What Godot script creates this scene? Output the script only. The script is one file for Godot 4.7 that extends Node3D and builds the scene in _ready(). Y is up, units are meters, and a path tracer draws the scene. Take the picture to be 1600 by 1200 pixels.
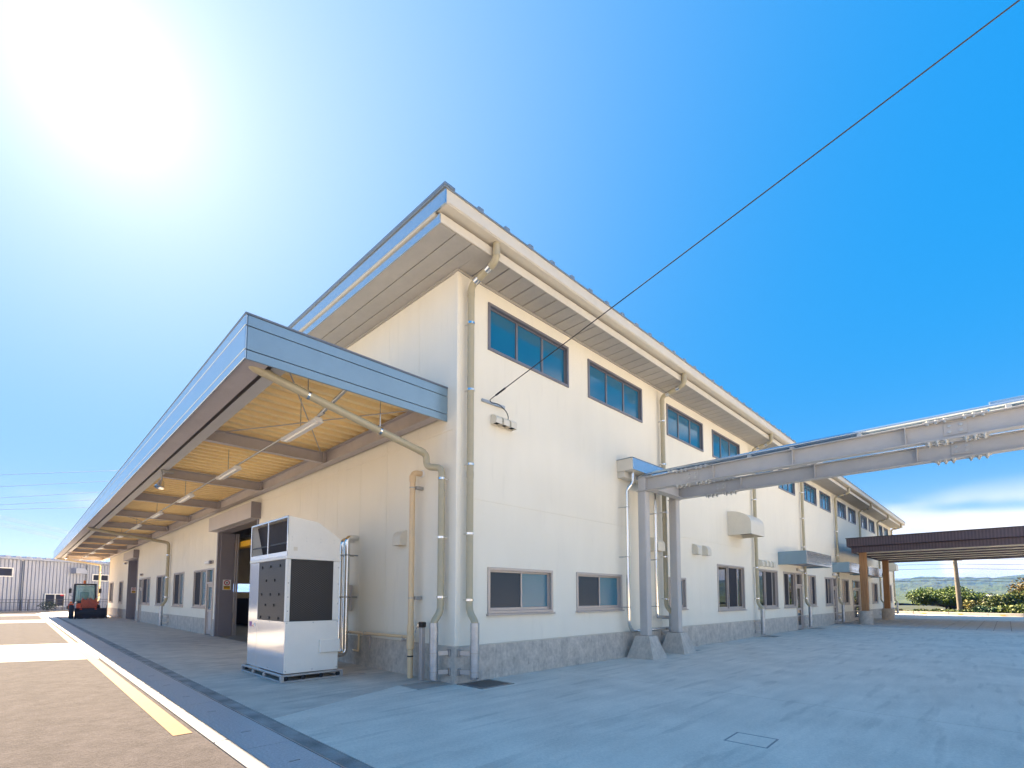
extends Node3D
# A long cream factory building seen from its corner, with a loading canopy on the left.
# World: building corner at the origin, right facade along +X (faces +Z), left facade along -Z (faces -X).

const EXPO := 7.3
var M := {}
var taken := {}
var rng := RandomNumberGenerator.new()

# ------------------------------------------------------------------ mesh builder
class MB:
	var v := PackedVector3Array()
	var n := PackedVector3Array()
	var c := PackedColorArray()
	var t := Transform3D()
	var col := Color(1, 1, 1)
	var colored := false
	func at(b: Basis, o: Vector3) -> MB:
		t = Transform3D(b, o)
		return self
	func tri(p: Vector3, q: Vector3, r: Vector3, a: Vector3, b: Vector3, d: Vector3) -> void:
		# p, q, r run counter-clockwise seen from outside; Godot wants clockwise
		v.append(t * p); v.append(t * r); v.append(t * q)
		n.append((t.basis * a).normalized()); n.append((t.basis * d).normalized()); n.append((t.basis * b).normalized())
		if colored:
			c.append(col); c.append(col); c.append(col)
	func flat3(p: Vector3, q: Vector3, r: Vector3) -> void:
		var m := (q - p).cross(r - p).normalized()
		tri(p, q, r, m, m, m)
	func quad(p: Vector3, q: Vector3, r: Vector3, s: Vector3) -> void:
		var m := (r - p).cross(s - q).normalized()
		tri(p, q, r, m, m, m)
		tri(p, r, s, m, m, m)
	func qo(p: Vector3, q: Vector3, r: Vector3, s: Vector3, inside: Vector3) -> void:
		if (r - p).cross(s - q).dot((p + q + r + s) * 0.25 - inside) < 0.0:
			quad(s, r, q, p)
		else:
			quad(p, q, r, s)
	func to(p: Vector3, q: Vector3, r: Vector3, inside: Vector3) -> void:
		if (q - p).cross(r - p).dot((p + q + r) / 3.0 - inside) < 0.0:
			flat3(p, r, q)
		else:
			flat3(p, q, r)
	func box(lo: Vector3, hi: Vector3, bev := 0.0) -> MB:
		var l := Vector3(minf(lo.x, hi.x), minf(lo.y, hi.y), minf(lo.z, hi.z))
		var h := Vector3(maxf(lo.x, hi.x), maxf(lo.y, hi.y), maxf(lo.z, hi.z))
		var m := (l + h) * 0.5
		var e := (h - l) * 0.5
		var b := minf(bev, minf(e.x, minf(e.y, e.z)) * 0.9)
		var ax := [Vector3(1, 0, 0), Vector3(0, 1, 0), Vector3(0, 0, 1)]
		for k in 3:
			var u: Vector3 = ax[(k + 1) % 3]
			var w: Vector3 = ax[(k + 2) % 3]
			var nn: Vector3 = ax[k]
			var eu := e.dot(u) - b
			var ew := e.dot(w) - b
			for s in [-1.0, 1.0]:
				var o: Vector3 = m + nn * (e.dot(nn) * s)
				qo(o - u * eu - w * ew, o + u * eu - w * ew, o + u * eu + w * ew, o - u * eu + w * ew, m)
			if b > 0.0:
				for su in [-1.0, 1.0]:
					for sw in [-1.0, 1.0]:
						var en := e.dot(nn) - b
						var p1: Vector3 = m + u * su * (eu + b) + w * sw * ew
						var p2: Vector3 = m + u * su * eu + w * sw * (ew + b)
						qo(p1 - nn * en, p1 + nn * en, p2 + nn * en, p2 - nn * en, m)
		if b > 0.0:
			for sx in [-1.0, 1.0]:
				for sy in [-1.0, 1.0]:
					for sz in [-1.0, 1.0]:
						var f := Vector3(sx, sy, sz)
						var g := e - Vector3(b, b, b)
						to(m + f * Vector3(e.x, g.y, g.z), m + f * Vector3(g.x, e.y, g.z), m + f * Vector3(g.x, g.y, e.z), m)
		return self
	func prism(poly: PackedVector2Array, z0: float, z1: float) -> MB:
		# polygon in local xy, extruded along local z
		var p := poly
		if Geometry2D.is_polygon_clockwise(p):
			p = p.duplicate()
			p.reverse()
		var id := Geometry2D.triangulate_polygon(p)
		for k in range(0, id.size(), 3):
			var a := p[id[k]]
			var b := p[id[k + 1]]
			var d := p[id[k + 2]]
			if (b - a).cross(d - a) < 0:
				var x := b
				b = d
				d = x
			flat3(Vector3(a.x, a.y, z1), Vector3(b.x, b.y, z1), Vector3(d.x, d.y, z1))
			flat3(Vector3(a.x, a.y, z0), Vector3(d.x, d.y, z0), Vector3(b.x, b.y, z0))
		for k in p.size():
			var a := p[k]
			var b := p[(k + 1) % p.size()]
			quad(Vector3(a.x, a.y, z0), Vector3(b.x, b.y, z0), Vector3(b.x, b.y, z1), Vector3(a.x, a.y, z1))
		return self
	func tube(pts: Array, r: float, sides := 12, cap := true, r2 := -1.0) -> MB:
		var rr := r if r2 < 0 else r2
		var prev := PackedVector3Array()
		var pn := PackedVector3Array()
		var up := Vector3.ZERO
		for k in pts.size():
			var p: Vector3 = pts[k]
			var d: Vector3
			if k == 0:
				d = pts[1] - p
			elif k == pts.size() - 1:
				d = p - pts[k - 1]
			else:
				d = (pts[k + 1] - p).normalized() + (p - pts[k - 1]).normalized()
			d = d.normalized()
			if up == Vector3.ZERO:
				up = d.cross(Vector3(0.31, 0.9, 0.2)).normalized()
			up = (up - d * up.dot(d)).normalized()
			var side := d.cross(up)
			var ring := PackedVector3Array()
			var rn := PackedVector3Array()
			var q := lerpf(r, rr, float(k) / (pts.size() - 1))
			for j in sides:
				var a := TAU * j / sides
				var o := up * cos(a) + side * sin(a)
				ring.append(p + o * q)
				rn.append(o)
			if k > 0:
				for j in sides:
					var i := (j + 1) % sides
					tri(prev[j], prev[i], ring[i], pn[j], pn[i], rn[i])
					tri(prev[j], ring[i], ring[j], pn[j], rn[i], rn[j])
			if cap and (k == 0 or k == pts.size() - 1):
				for j in sides:
					var i := (j + 1) % sides
					to(p, ring[j], ring[i], p + d * (0.1 if k == 0 else -0.1))
			prev = ring
			pn = rn
		return self
	func lathe(o: Vector3, axis: Vector3, prof: Array, sides := 16) -> MB:
		# prof: [radius, distance along axis] pairs, flat shaded along, smooth around
		var a := axis.normalized()
		var u := a.cross(Vector3(0.2, 0.5, 0.84)).normalized()
		var w := a.cross(u)
		for k in prof.size() - 1:
			var r0: float = prof[k][0]
			var h0: float = prof[k][1]
			var r1: float = prof[k + 1][0]
			var h1: float = prof[k + 1][1]
			for j in sides:
				var c0 := u * cos(TAU * j / sides) + w * sin(TAU * j / sides)
				var c1 := u * cos(TAU * (j + 1) / sides) + w * sin(TAU * (j + 1) / sides)
				var p := o + a * h0 + c0 * r0
				var q := o + a * h0 + c1 * r0
				var s := o + a * h1 + c1 * r1
				var x := o + a * h1 + c0 * r1
				var sl := Vector2(h1 - h0, r0 - r1).normalized()
				var n0 := c0 * sl.x + a * sl.y
				var n1 := c1 * sl.x + a * sl.y
				if r0 > 0.0:
					tri(p, q, s, n0, n1, n1)
				if r1 > 0.0:
					tri(p, s, x, n0, n1, n0)
		return self
	func mesh(off := Vector3.ZERO) -> ArrayMesh:
		var arr := []
		arr.resize(Mesh.ARRAY_MAX)
		var vv := v
		if off != Vector3.ZERO:
			vv = PackedVector3Array()
			vv.resize(v.size())
			for i in v.size():
				vv[i] = v[i] - off
		arr[Mesh.ARRAY_VERTEX] = vv
		arr[Mesh.ARRAY_NORMAL] = n
		if colored:
			arr[Mesh.ARRAY_COLOR] = c
		var m := ArrayMesh.new()
		m.add_surface_from_arrays(Mesh.PRIMITIVE_TRIANGLES, arr)
		return m

func mb() -> MB:
	return MB.new()

const LFB := Basis(Vector3(0, 0, 1), Vector3(0, 1, 0), Vector3(-1, 0, 0))   # left facade: u = z, v = y, w = outward (-x)
func face(left: bool) -> MB:
	var m := MB.new()
	if left:
		m.t = Transform3D(LFB, Vector3.ZERO)
	return m

func bend(pts: Array, r: float, steps := 5) -> Array:
	# rounds the inner corners of a polyline
	var out := [pts[0]]
	for k in range(1, pts.size() - 1):
		var a: Vector3 = pts[k - 1]
		var b: Vector3 = pts[k]
		var d: Vector3 = pts[k + 1]
		var q := minf(r, minf(a.distance_to(b), b.distance_to(d)) * 0.45)
		var s := b + (a - b).normalized() * q
		var e := b + (d - b).normalized() * q
		for j in steps + 1:
			var f := float(j) / steps
			out.append(s.lerp(b, f).lerp(b.lerp(e, f), f))
	out.append(pts[-1])
	return out

# ------------------------------------------------------------------ nodes
func numbered(called: String) -> String:
	if not taken.has(called):
		taken[called] = 0
		return called
	taken[called] += 1
	return "%s_%03d" % [called, taken[called]]

func thing(called: String, label: String, category: String, at := Vector3.ZERO, group := "") -> Node3D:
	var o := Node3D.new()
	o.name = numbered(called)
	add_child(o)
	o.position = at
	o.set_meta("label", label)
	o.set_meta("category", category)
	if group != "":
		o.set_meta("group", group)
	return o

func part(parent: Node3D, called: String, m: MB, mat: Material, label := "") -> MeshInstance3D:
	# m is built in world coordinates; the mesh is stored relative to its thing
	var o := MeshInstance3D.new()
	o.name = called
	var off: Vector3 = parent.position if parent.get_parent() == self else (parent.get_parent() as Node3D).position
	o.mesh = m.mesh(off)
	o.material_override = mat
	parent.add_child(o, true)
	if label != "":
		o.set_meta("label", label)
	return o

func setting(called: String, m: MB, mat: Material) -> MeshInstance3D:
	var o := MeshInstance3D.new()
	o.name = numbered(called)
	o.mesh = m.mesh()
	o.material_override = mat
	add_child(o)
	o.set_meta("kind", "structure")
	return o

# ------------------------------------------------------------------ materials
func lin(r: float, g: float, b: float, a := 1.0) -> Color:
	var c := Color(r, g, b).linear_to_srgb()
	c.a = a
	return c

func noise_img(size: int, freq: float, seed_: int, oct := 4, kind := FastNoiseLite.TYPE_SIMPLEX_SMOOTH) -> Image:
	var f := FastNoiseLite.new()
	f.noise_type = kind
	f.seed = seed_
	f.frequency = freq
	f.fractal_octaves = oct
	return f.get_seamless_image(size, size)

func tex_mottle(size: int, layers: Array, base: Color, amount: float, tint := Color(1, 1, 1)) -> ImageTexture:
	# layers: [frequency, weight, seed]; a colour map around base (linear) varied by the noises
	var ims := []
	for l in layers:
		if l.size() > 3 and l[3] != "":
			# drawn-out noise: streaks down a wall ("v") or smears along the ground ("h")
			var f := FastNoiseLite.new()
			f.noise_type = FastNoiseLite.TYPE_SIMPLEX_SMOOTH
			f.seed = l[2]
			f.frequency = l[0]
			f.fractal_octaves = 4
			var im := f.get_seamless_image(size if l[3] == "v" else size / 8, size / 8 if l[3] == "v" else size)
			im.resize(size, size, Image.INTERPOLATE_CUBIC)
			ims.append(im.get_data())
		else:
			ims.append(noise_img(size, l[0], l[2]).get_data())
	var thr := PackedFloat32Array()
	var wt := PackedFloat32Array()
	for l in layers:
		wt.append(l[1])
		thr.append(l[4] if l.size() > 4 else 0.0)
	var px := PackedByteArray()
	px.resize(size * size * 3)
	var lut := []
	for k in 1024:
		var s: float = (k / 512.0 - 1.0) * amount
		var f := 1.0 + s
		var cc := Color(base.r * f * lerpf(1.0, tint.r, -s), base.g * f * lerpf(1.0, tint.g, -s), base.b * f * lerpf(1.0, tint.b, -s)).clamp().linear_to_srgb()
		lut.append([int(cc.r * 255.0), int(cc.g * 255.0), int(cc.b * 255.0)])
	for i in size * size:
		var x := 0.0
		for k in layers.size():
			if thr[k] > 0.0:
				x -= smoothstep(thr[k], thr[k] + 0.16, ims[k][i] / 255.0) * wt[k]
			else:
				x += (ims[k][i] / 255.0 - 0.5) * 2.0 * wt[k]
		var e: Array = lut[clampi(int((x + 1.0) * 512.0), 0, 1023)]
		px[i * 3] = e[0]
		px[i * 3 + 1] = e[1]
		px[i * 3 + 2] = e[2]
	return ImageTexture.create_from_image(Image.create_from_data(size, size, false, Image.FORMAT_RGB8, px))

func tri_mat(tex: Texture2D, tile: float, rough := 0.8, bump: Texture2D = null, bump_cm := 0.0, world := true) -> StandardMaterial3D:
	var m := StandardMaterial3D.new()
	m.albedo_texture = tex
	m.roughness = rough
	m.uv1_triplanar = true
	m.uv1_world_triplanar = world
	m.uv1_scale = Vector3.ONE / tile
	if bump:
		m.heightmap_enabled = true
		m.heightmap_texture = bump
		m.heightmap_scale = bump_cm
	return m

func flat(c: Color, rough := 0.6, metal := 0.0, spec := 0.5) -> StandardMaterial3D:
	var m := StandardMaterial3D.new()
	m.albedo_color = c
	m.roughness = rough
	m.metallic = metal
	m.metallic_specular = spec
	return m

func grained(r: float, g: float, b: float, amount: float, tile: float, rough: float, metal := 0.0, seed_ := 7) -> StandardMaterial3D:
	# a painted or rolled surface: soft mottling and fine grain
	var key := "g%.2f_%d" % [amount, seed_]
	if not M.has(key):
		M[key] = tex_mottle(256, [[0.012, 0.6, seed_], [0.06, 0.35, seed_ + 1], [0.22, 0.35, seed_ + 2]], Color(0.9, 0.9, 0.9), amount)
	var m := tri_mat(M[key], tile, rough, null, 0.0, false)
	m.albedo_color = lin(r / 0.9, g / 0.9, b / 0.9)
	m.metallic = metal
	return m

func make_materials() -> void:
	var fine := ImageTexture.create_from_image(noise_img(512, 0.18, 3, 3))
	var rough_t := ImageTexture.create_from_image(noise_img(512, 0.09, 5, 5))
	M.fine = fine
	# concrete paving: cloudy patches, streaks, speckle
	M.slab = tri_mat(tex_mottle(1024, [[0.006, 0.4, 11], [0.03, 0.28, 12, "h"], [0.13, 0.3, 10], [0.33, 0.5, 13], [0.02, 0.5, 8, "h", 0.68], [0.09, 0.9, 9, "", 0.8]], Color(0.68, 0.6, 0.51), 0.25, Color(0.95, 0.97, 1.0)), 6.3, 0.85, fine, 0.12)
	M.yard = tri_mat(tex_mottle(512, [[0.008, 0.7, 14], [0.03, 0.35, 15], [0.3, 0.3, 16]], Color(0.58, 0.54, 0.46), 0.25), 6.0, 0.85)
	M.bounce_concrete = tri_mat(tex_mottle(512, [[0.008, 0.7, 17], [0.03, 0.35, 18], [0.3, 0.3, 19]], Color(0.24, 0.23, 0.215), 0.25), 6.0, 0.85)  # pale tone chosen for sunlight bounced from the unseen left yard
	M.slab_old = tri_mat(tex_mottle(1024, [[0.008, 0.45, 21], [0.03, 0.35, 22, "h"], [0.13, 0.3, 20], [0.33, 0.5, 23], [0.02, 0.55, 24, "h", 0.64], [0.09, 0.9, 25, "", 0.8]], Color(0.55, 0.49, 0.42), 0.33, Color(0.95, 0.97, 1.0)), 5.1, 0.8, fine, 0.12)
	M.slab_dark = tri_mat(tex_mottle(512, [[0.012, 0.7, 31], [0.3, 0.4, 33]], Color(0.27, 0.255, 0.24), 0.6), 3.0, 0.8, fine, 0.15)
	M.band = tri_mat(tex_mottle(512, [[0.012, 0.6, 34], [0.25, 0.4, 35]], Color(0.26, 0.25, 0.235), 0.25), 4.0, 0.85, fine, 0.1)
	M.kerb = tri_mat(tex_mottle(512, [[0.02, 0.5, 36], [0.25, 0.4, 37]], Color(0.27, 0.255, 0.24), 0.22), 2.0, 0.8, fine, 0.1)
	M.asphalt = tri_mat(tex_mottle(1024, [[0.008, 0.22, 41], [0.03, 0.2, 42], [0.12, 0.3, 40], [0.4, 1.0, 43]], Color(0.0475, 0.0425, 0.046), 0.85), 3.1, 0.95, fine, 0.6)
	M.asphalt.metallic_specular = 0.2
	M.paver = tri_mat(tex_mottle(512, [[0.02, 0.6, 45], [0.25, 0.5, 46]], Color(0.5, 0.485, 0.46), 0.4), 2.0, 0.85, fine, 0.15)
	M.earth = tri_mat(tex_mottle(512, [[0.01, 0.7, 47], [0.1, 0.5, 48]], Color(0.022, 0.03, 0.009), 0.6), 9.0, 0.95)
	M.yellow = tri_mat(tex_mottle(512, [[0.03, 0.5, 51], [0.3, 0.6, 52]], Color(0.13, 0.072, 0.028), 0.3), 1.3, 0.7, fine, 0.15)
	M.plinth = tri_mat(tex_mottle(1024, [[0.008, 0.45, 61], [0.03, 0.35, 66], [0.035, 0.25, 62, "v"], [0.2, 0.3, 63], [0.04, 0.4, 64, "v", 0.7], [0.12, 0.9, 65, "", 0.79]], Color(0.54, 0.485, 0.42), 0.4, Color(0.93, 0.96, 1.0)), 2.4, 0.85, rough_t, 0.25)
	M.yellow.metallic_specular = 0.2
	M.pit = flat(lin(0.1, 0.09, 0.08), 0.95)
	M.wall = tri_mat(tex_mottle(512, [[0.006, 0.5, 71], [0.03, 0.35, 72, "v"], [0.3, 0.25, 73], [0.05, 0.8, 74, "v", 0.72]], Color(0.875, 0.815, 0.685), 0.04), 4.7, 0.62, fine, 0.04)
	M.trim = grained(0.87, 0.81, 0.685, 0.03, 1.5, 0.5)
	M.soffit = grained(0.41, 0.385, 0.35, 0.1, 1.4, 0.55)
	M.fascia = grained(0.66, 0.61, 0.52, 0.06, 1.6, 0.42)
	M.roof = grained(0.3, 0.33, 0.36, 0.1, 2.0, 0.35, 0.6)
	M.alu = grained(0.25, 0.365, 0.455, 0.05, 1.5, 0.3, 0.55)
	M.alu_bright = grained(0.5, 0.58, 0.64, 0.05, 1.5, 0.2, 0.8)
	M.awning = grained(0.6, 0.62, 0.64, 0.04, 1.5, 0.22, 0.65)
	M.alu_dark = grained(0.17, 0.19, 0.22, 0.05, 1.5, 0.3, 0.45)
	M.gap = flat(lin(0.03, 0.03, 0.03), 0.9)
	M.beam = grained(0.45, 0.41, 0.41, 0.1, 1.5, 0.5)
	M.deck = grained(0.95, 0.72, 0.35, 0.08, 1.2, 0.5)
	M.gantry = grained(0.5, 0.48, 0.46, 0.07, 1.5, 0.45)
	M.bolt = flat(lin(0.55, 0.55, 0.53), 0.4, 0.6)
	M.pvc = grained(0.44, 0.385, 0.26, 0.07, 0.8, 0.35)
	M.pvc_cream = grained(0.76, 0.55, 0.32, 0.06, 0.8, 0.4)
	M.galv = grained(0.46, 0.48, 0.5, 0.25, 0.5, 0.38, 0.85, 15)
	M.chrome = flat(lin(0.78, 0.77, 0.75), 0.12, 1.0)
	M.steel = flat(lin(0.42, 0.42, 0.42), 0.35, 0.9)
	M.bronze = grained(0.5, 0.445, 0.41, 0.06, 0.8, 0.38, 0.35)
	M.dark_frame = grained(0.22, 0.21, 0.23, 0.06, 0.8, 0.35, 0.4)
	M.door_grey = grained(0.25, 0.225, 0.235, 0.05, 2.0, 0.5)
	M.hood_grey = grained(0.55, 0.5, 0.47, 0.05, 2.0, 0.5)
	M.glass_blue = flat(lin(0.010, 0.13, 0.25), 0.06, 0.0, 1.0)
	M.glass_frost = flat(lin(0.035, 0.17, 0.25), 0.14, 0.0, 0.9)
	M.glass_frost.heightmap_enabled = true
	M.glass_frost.heightmap_texture = fine
	M.glass_frost.heightmap_scale = 0.06
	M.glass_frost.uv1_triplanar = true
	M.glass_frost.uv1_scale = Vector3.ONE * 2.5
	M.glass_slate = flat(lin(0.025, 0.045, 0.068), 0.25, 0.0, 0.4)
	M.glass_clear = flat(lin(0.012, 0.016, 0.017), 0.015, 0.0, 1.0)
	M.screen = grained(0.018, 0.017, 0.024, 0.5, 0.3, 0.75)
	M.blind = grained(0.5, 0.4, 0.32, 0.1, 0.6, 0.7)
	M.white = grained(0.86, 0.82, 0.74, 0.03, 1.2, 0.4)
	M.white_gloss = grained(0.74, 0.74, 0.75, 0.03, 1.2, 0.12, 0.45)
	M.plastic_white = flat(lin(0.84, 0.81, 0.77), 0.35)
	M.vent = grained(0.74, 0.68, 0.56, 0.05, 0.6, 0.45)
	M.black = flat(lin(0.015, 0.015, 0.016), 0.5)
	M.rubber = flat(lin(0.02, 0.02, 0.021), 0.8)
	M.orange = grained(0.75, 0.11, 0.03, 0.1, 0.8, 0.4)
	M.orange_dull = grained(0.42, 0.09, 0.035, 0.3, 0.5, 0.6)
	M.power = flat(lin(0.1, 0.11, 0.13), 0.6)
	M.cab_glass = flat(lin(0.25, 0.5, 0.45, 0.35), 0.05)
	M.cab_glass.transparency = BaseMaterial3D.TRANSPARENCY_ALPHA
	M.lamp_orange = flat(lin(0.9, 0.22, 0.02), 0.2)
	M.red = flat(lin(0.55, 0.02, 0.04), 0.5)
	M.sign_yellow = flat(lin(0.75, 0.4, 0.01), 0.5)
	M.blue = flat(lin(0.02, 0.16, 0.55), 0.5)
	M.purple = flat(lin(0.25, 0.06, 0.32), 0.5)
	M.crane_yellow = flat(lin(0.85, 0.45, 0.01), 0.45)
	M.wood = tri_mat(wood_tex(), 1.2, 0.6)
	M.carport = tri_mat(rib_shade_tex(), 1.6, 0.6, null, 0.0)
	M.carport_rib = grained(0.8, 0.74, 0.6, 0.1, 1.5, 0.5)
	M.cladding = grained(0.36, 0.385, 0.47, 0.08, 3.0, 0.45, 0.3)
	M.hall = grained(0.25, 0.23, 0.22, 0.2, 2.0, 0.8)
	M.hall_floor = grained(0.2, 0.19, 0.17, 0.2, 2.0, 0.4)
	M.wire = flat(lin(0.03, 0.03, 0.032), 0.6)
	M.pole = grained(0.17, 0.145, 0.115, 0.25, 1.0, 0.85)
	M.bark = grained(0.09, 0.065, 0.045, 0.5, 0.5, 0.95)
	M.fence = flat(lin(0.06, 0.055, 0.05), 0.5)
	M.mesh_metal = tri_mat(grille_tex(), 0.37, 0.45, null, 0.0, false)
	M.mesh_metal.metallic = 0.3
	M.checker = tri_mat(checker_tex(), 0.32, 0.42, checker_h, 0.5)
	M.checker.metallic = 0.1
	M.leaf = StandardMaterial3D.new()
	M.leaf.vertex_color_use_as_albedo = true
	M.leaf.roughness = 0.6
	M.leaf.backlight_enabled = true
	M.leaf.backlight = lin(0.04, 0.06, 0.01)
	M.hill = StandardMaterial3D.new()
	M.hill.vertex_color_use_as_albedo = true
	M.hill.roughness = 0.95
	M.house = grained(0.7, 0.7, 0.72, 0.05, 3.0, 0.7)
	M.tube_lit = flat(lin(0.8, 0.8, 0.8), 0.4)
	M.tube_lit.emission_enabled = true
	M.tube_lit.emission = Color(0.95, 0.98, 1.0)
	M.tube_lit.emission_energy_multiplier = 0.9

func wood_tex() -> ImageTexture:
	var f := FastNoiseLite.new()
	f.seed = 88
	f.frequency = 0.02
	f.fractal_octaves = 4
	var im := Image.create(256, 256, false, Image.FORMAT_RGB8)
	for y in 256:
		for x in 256:
			var w := f.get_noise_2d(x * 3.0, y * 0.25) * 0.5 + 0.5
			var g := 0.5 + 0.5 * sin(x * 0.35 + w * 9.0)
			im.set_pixel(x, y, Color(0.30, 0.145, 0.055).lerp(Color(0.44, 0.23, 0.09), g * 0.6 + w * 0.4).linear_to_srgb())
	return ImageTexture.create_from_image(im)

func rib_shade_tex() -> ImageTexture:
	# light and shade of narrow ribs painted as stripes, over brown sheet grain
	var f := FastNoiseLite.new()
	f.seed = 91
	f.frequency = 0.03
	var im := Image.create(256, 256, false, Image.FORMAT_RGB8)
	for y in 256:
		for x in 256:
			var s := 1.0 + 0.25 * sin(x * TAU / 16.0) + 0.2 * f.get_noise_2d(x * 4.0, y * 0.6)
			im.set_pixel(x, y, Color(0.075 * s, 0.052 * s, 0.058 * s).linear_to_srgb())
	return ImageTexture.create_from_image(im)

func grille_tex() -> ImageTexture:
	# expanded metal: small dark openings between light strands
	var im := Image.create(128, 128, false, Image.FORMAT_RGB8)
	for y in 128:
		for x in 128:
			var gx := fmod(x / 128.0 * 8.0, 1.0) - 0.5
			var gy := fmod(y / 128.0 * 12.0, 1.0) - 0.5
			var d1 := absf(gx) + absf(gy)
			var v := 0.01 if absf(d1 - 0.5) > 0.1 else 0.065
			im.set_pixel(x, y, Color(v, v * 0.95, v * 0.96).linear_to_srgb())
	return ImageTexture.create_from_image(im)

var checker_h: ImageTexture
func checker_tex() -> ImageTexture:
	# steel tread plate: raised lozenges in alternating directions
	var im := Image.create(256, 256, false, Image.FORMAT_RGB8)
	var hm := Image.create(256, 256, false, Image.FORMAT_L8)
	var f := FastNoiseLite.new()
	f.seed = 17
	f.frequency = 0.05
	for y in 256:
		for x in 256:
			var cx := int(x / 32.0)
			var cy := int(y / 32.0)
			var px := fmod(x, 32.0) - 16.0
			var py := fmod(y, 32.0) - 16.0
			var a := 0.785 if (cx + cy) % 2 == 0 else -0.785
			var u := px * cos(a) + py * sin(a)
			var w := -px * sin(a) + py * cos(a)
			var h := clampf(1.6 - sqrt(u * u / 90.0 + w * w / 9.0) * 1.3, 0.0, 1.0)
			hm.set_pixel(x, y, Color(h, h, h))
			var v := 0.46 * (1.0 + 0.3 * f.get_noise_2d(x, y)) + 0.07 * h
			im.set_pixel(x, y, Color(v, v, v * 1.02).linear_to_srgb())
	checker_h = ImageTexture.create_from_image(hm)
	return ImageTexture.create_from_image(im)

# ------------------------------------------------------------------ camera, sky, sun
const SUN_EL := 40.0
const SUN_AZ := 3.5          # degrees from -Z towards +X
func sun_dir() -> Vector3:
	var e := deg_to_rad(SUN_EL)
	var a := deg_to_rad(SUN_AZ)
	return Vector3(cos(e) * sin(a), sin(e), -cos(e) * cos(a))

func sky_image() -> ImageTexture:
	var w := 1024
	var h := 512
	var data := PackedFloat32Array()
	data.resize(w * h * 3)
	var s := sun_dir()
	var f := FastNoiseLite.new()
	f.seed = 5
	f.frequency = 1.0
	f.fractal_octaves = 5
	for j in h:
		var th := PI * (j + 0.5) / h
		var y := cos(th)
		var el := 90.0 - rad_to_deg(th)
		var hor := exp(-maxf(el, 0.0) / 11.0)
		for i in w:
			var az := TAU * (i + 0.5) / w
			var d := Vector3(sin(th) * sin(az), y, -sin(th) * cos(az))
			var g := rad_to_deg(acos(clampf(d.dot(s), -1.0, 1.0)))
			var a := exp(-pow(g / 34.5, 2.0))
			var k := clampf(1.0 - (1.0 - a) * (1.0 - hor * 0.45), 0.0, 1.0)
			var deep := Vector3(0.0, 0.345, 0.93)
			var pale := Vector3(0.54, 0.8, 1.2)
			var c := deep.lerp(pale, k)
			# air scatters more light back towards the sun and away from it than across (1 + cos^2)
			if g > 90.0:
				c += Vector3(0.34, 0.3, 0.2) * pow(cos(deg_to_rad(g)), 2.0)
			c = c.lerp(Vector3(1.45, 1.5, 1.55), exp(-pow(maxf(el, 0.0) / 6.0, 1.5)) * 0.85)
			c.y += 0.07 * exp(-maxf(el, 0.0) / 22.0)
			# the air round the sun
			c += Vector3(1.3, 1.0, 0.85) * (0.85 * exp(-g / 4.0) + 0.17 * exp(-pow(g / 15.0, 1.5)))
			# thin cloud banks low in the sky
			if el > -1.0 and el < 16.0:
				var nn := f.get_noise_3d(d.x * 2.2, d.y * 15.0, d.z * 2.2)
				var band := smoothstep(1.0, 4.5, el) * (1.0 - smoothstep(6.5, 10.5, el))
				var cl := smoothstep(0.02, 0.3, nn) * band
				c = c.lerp(Vector3(1.25, 1.25, 1.27), cl * 0.85)
			# cloud bank at the right edge; its unseen higher part is added fill light
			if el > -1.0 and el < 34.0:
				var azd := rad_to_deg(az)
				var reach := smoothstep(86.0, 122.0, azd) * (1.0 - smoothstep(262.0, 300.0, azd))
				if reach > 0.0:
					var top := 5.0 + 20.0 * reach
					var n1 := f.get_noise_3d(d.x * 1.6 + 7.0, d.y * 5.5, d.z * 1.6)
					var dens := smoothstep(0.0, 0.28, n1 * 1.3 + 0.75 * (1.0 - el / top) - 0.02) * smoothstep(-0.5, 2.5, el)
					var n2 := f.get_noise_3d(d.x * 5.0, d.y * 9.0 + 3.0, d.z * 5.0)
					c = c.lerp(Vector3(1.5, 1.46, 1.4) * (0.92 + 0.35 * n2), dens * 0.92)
			if el < 0.0:
				c = c.lerp(Vector3(0.25, 0.25, 0.24), smoothstep(0.0, 4.0, -el))
			var o := (j * w + i) * 3
			data[o] = c.x / EXPO
			data[o + 1] = c.y / EXPO
			data[o + 2] = c.z / EXPO
	return ImageTexture.create_from_image(Image.create_from_data(w, h, false, Image.FORMAT_RGBF, data.to_byte_array()))

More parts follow.
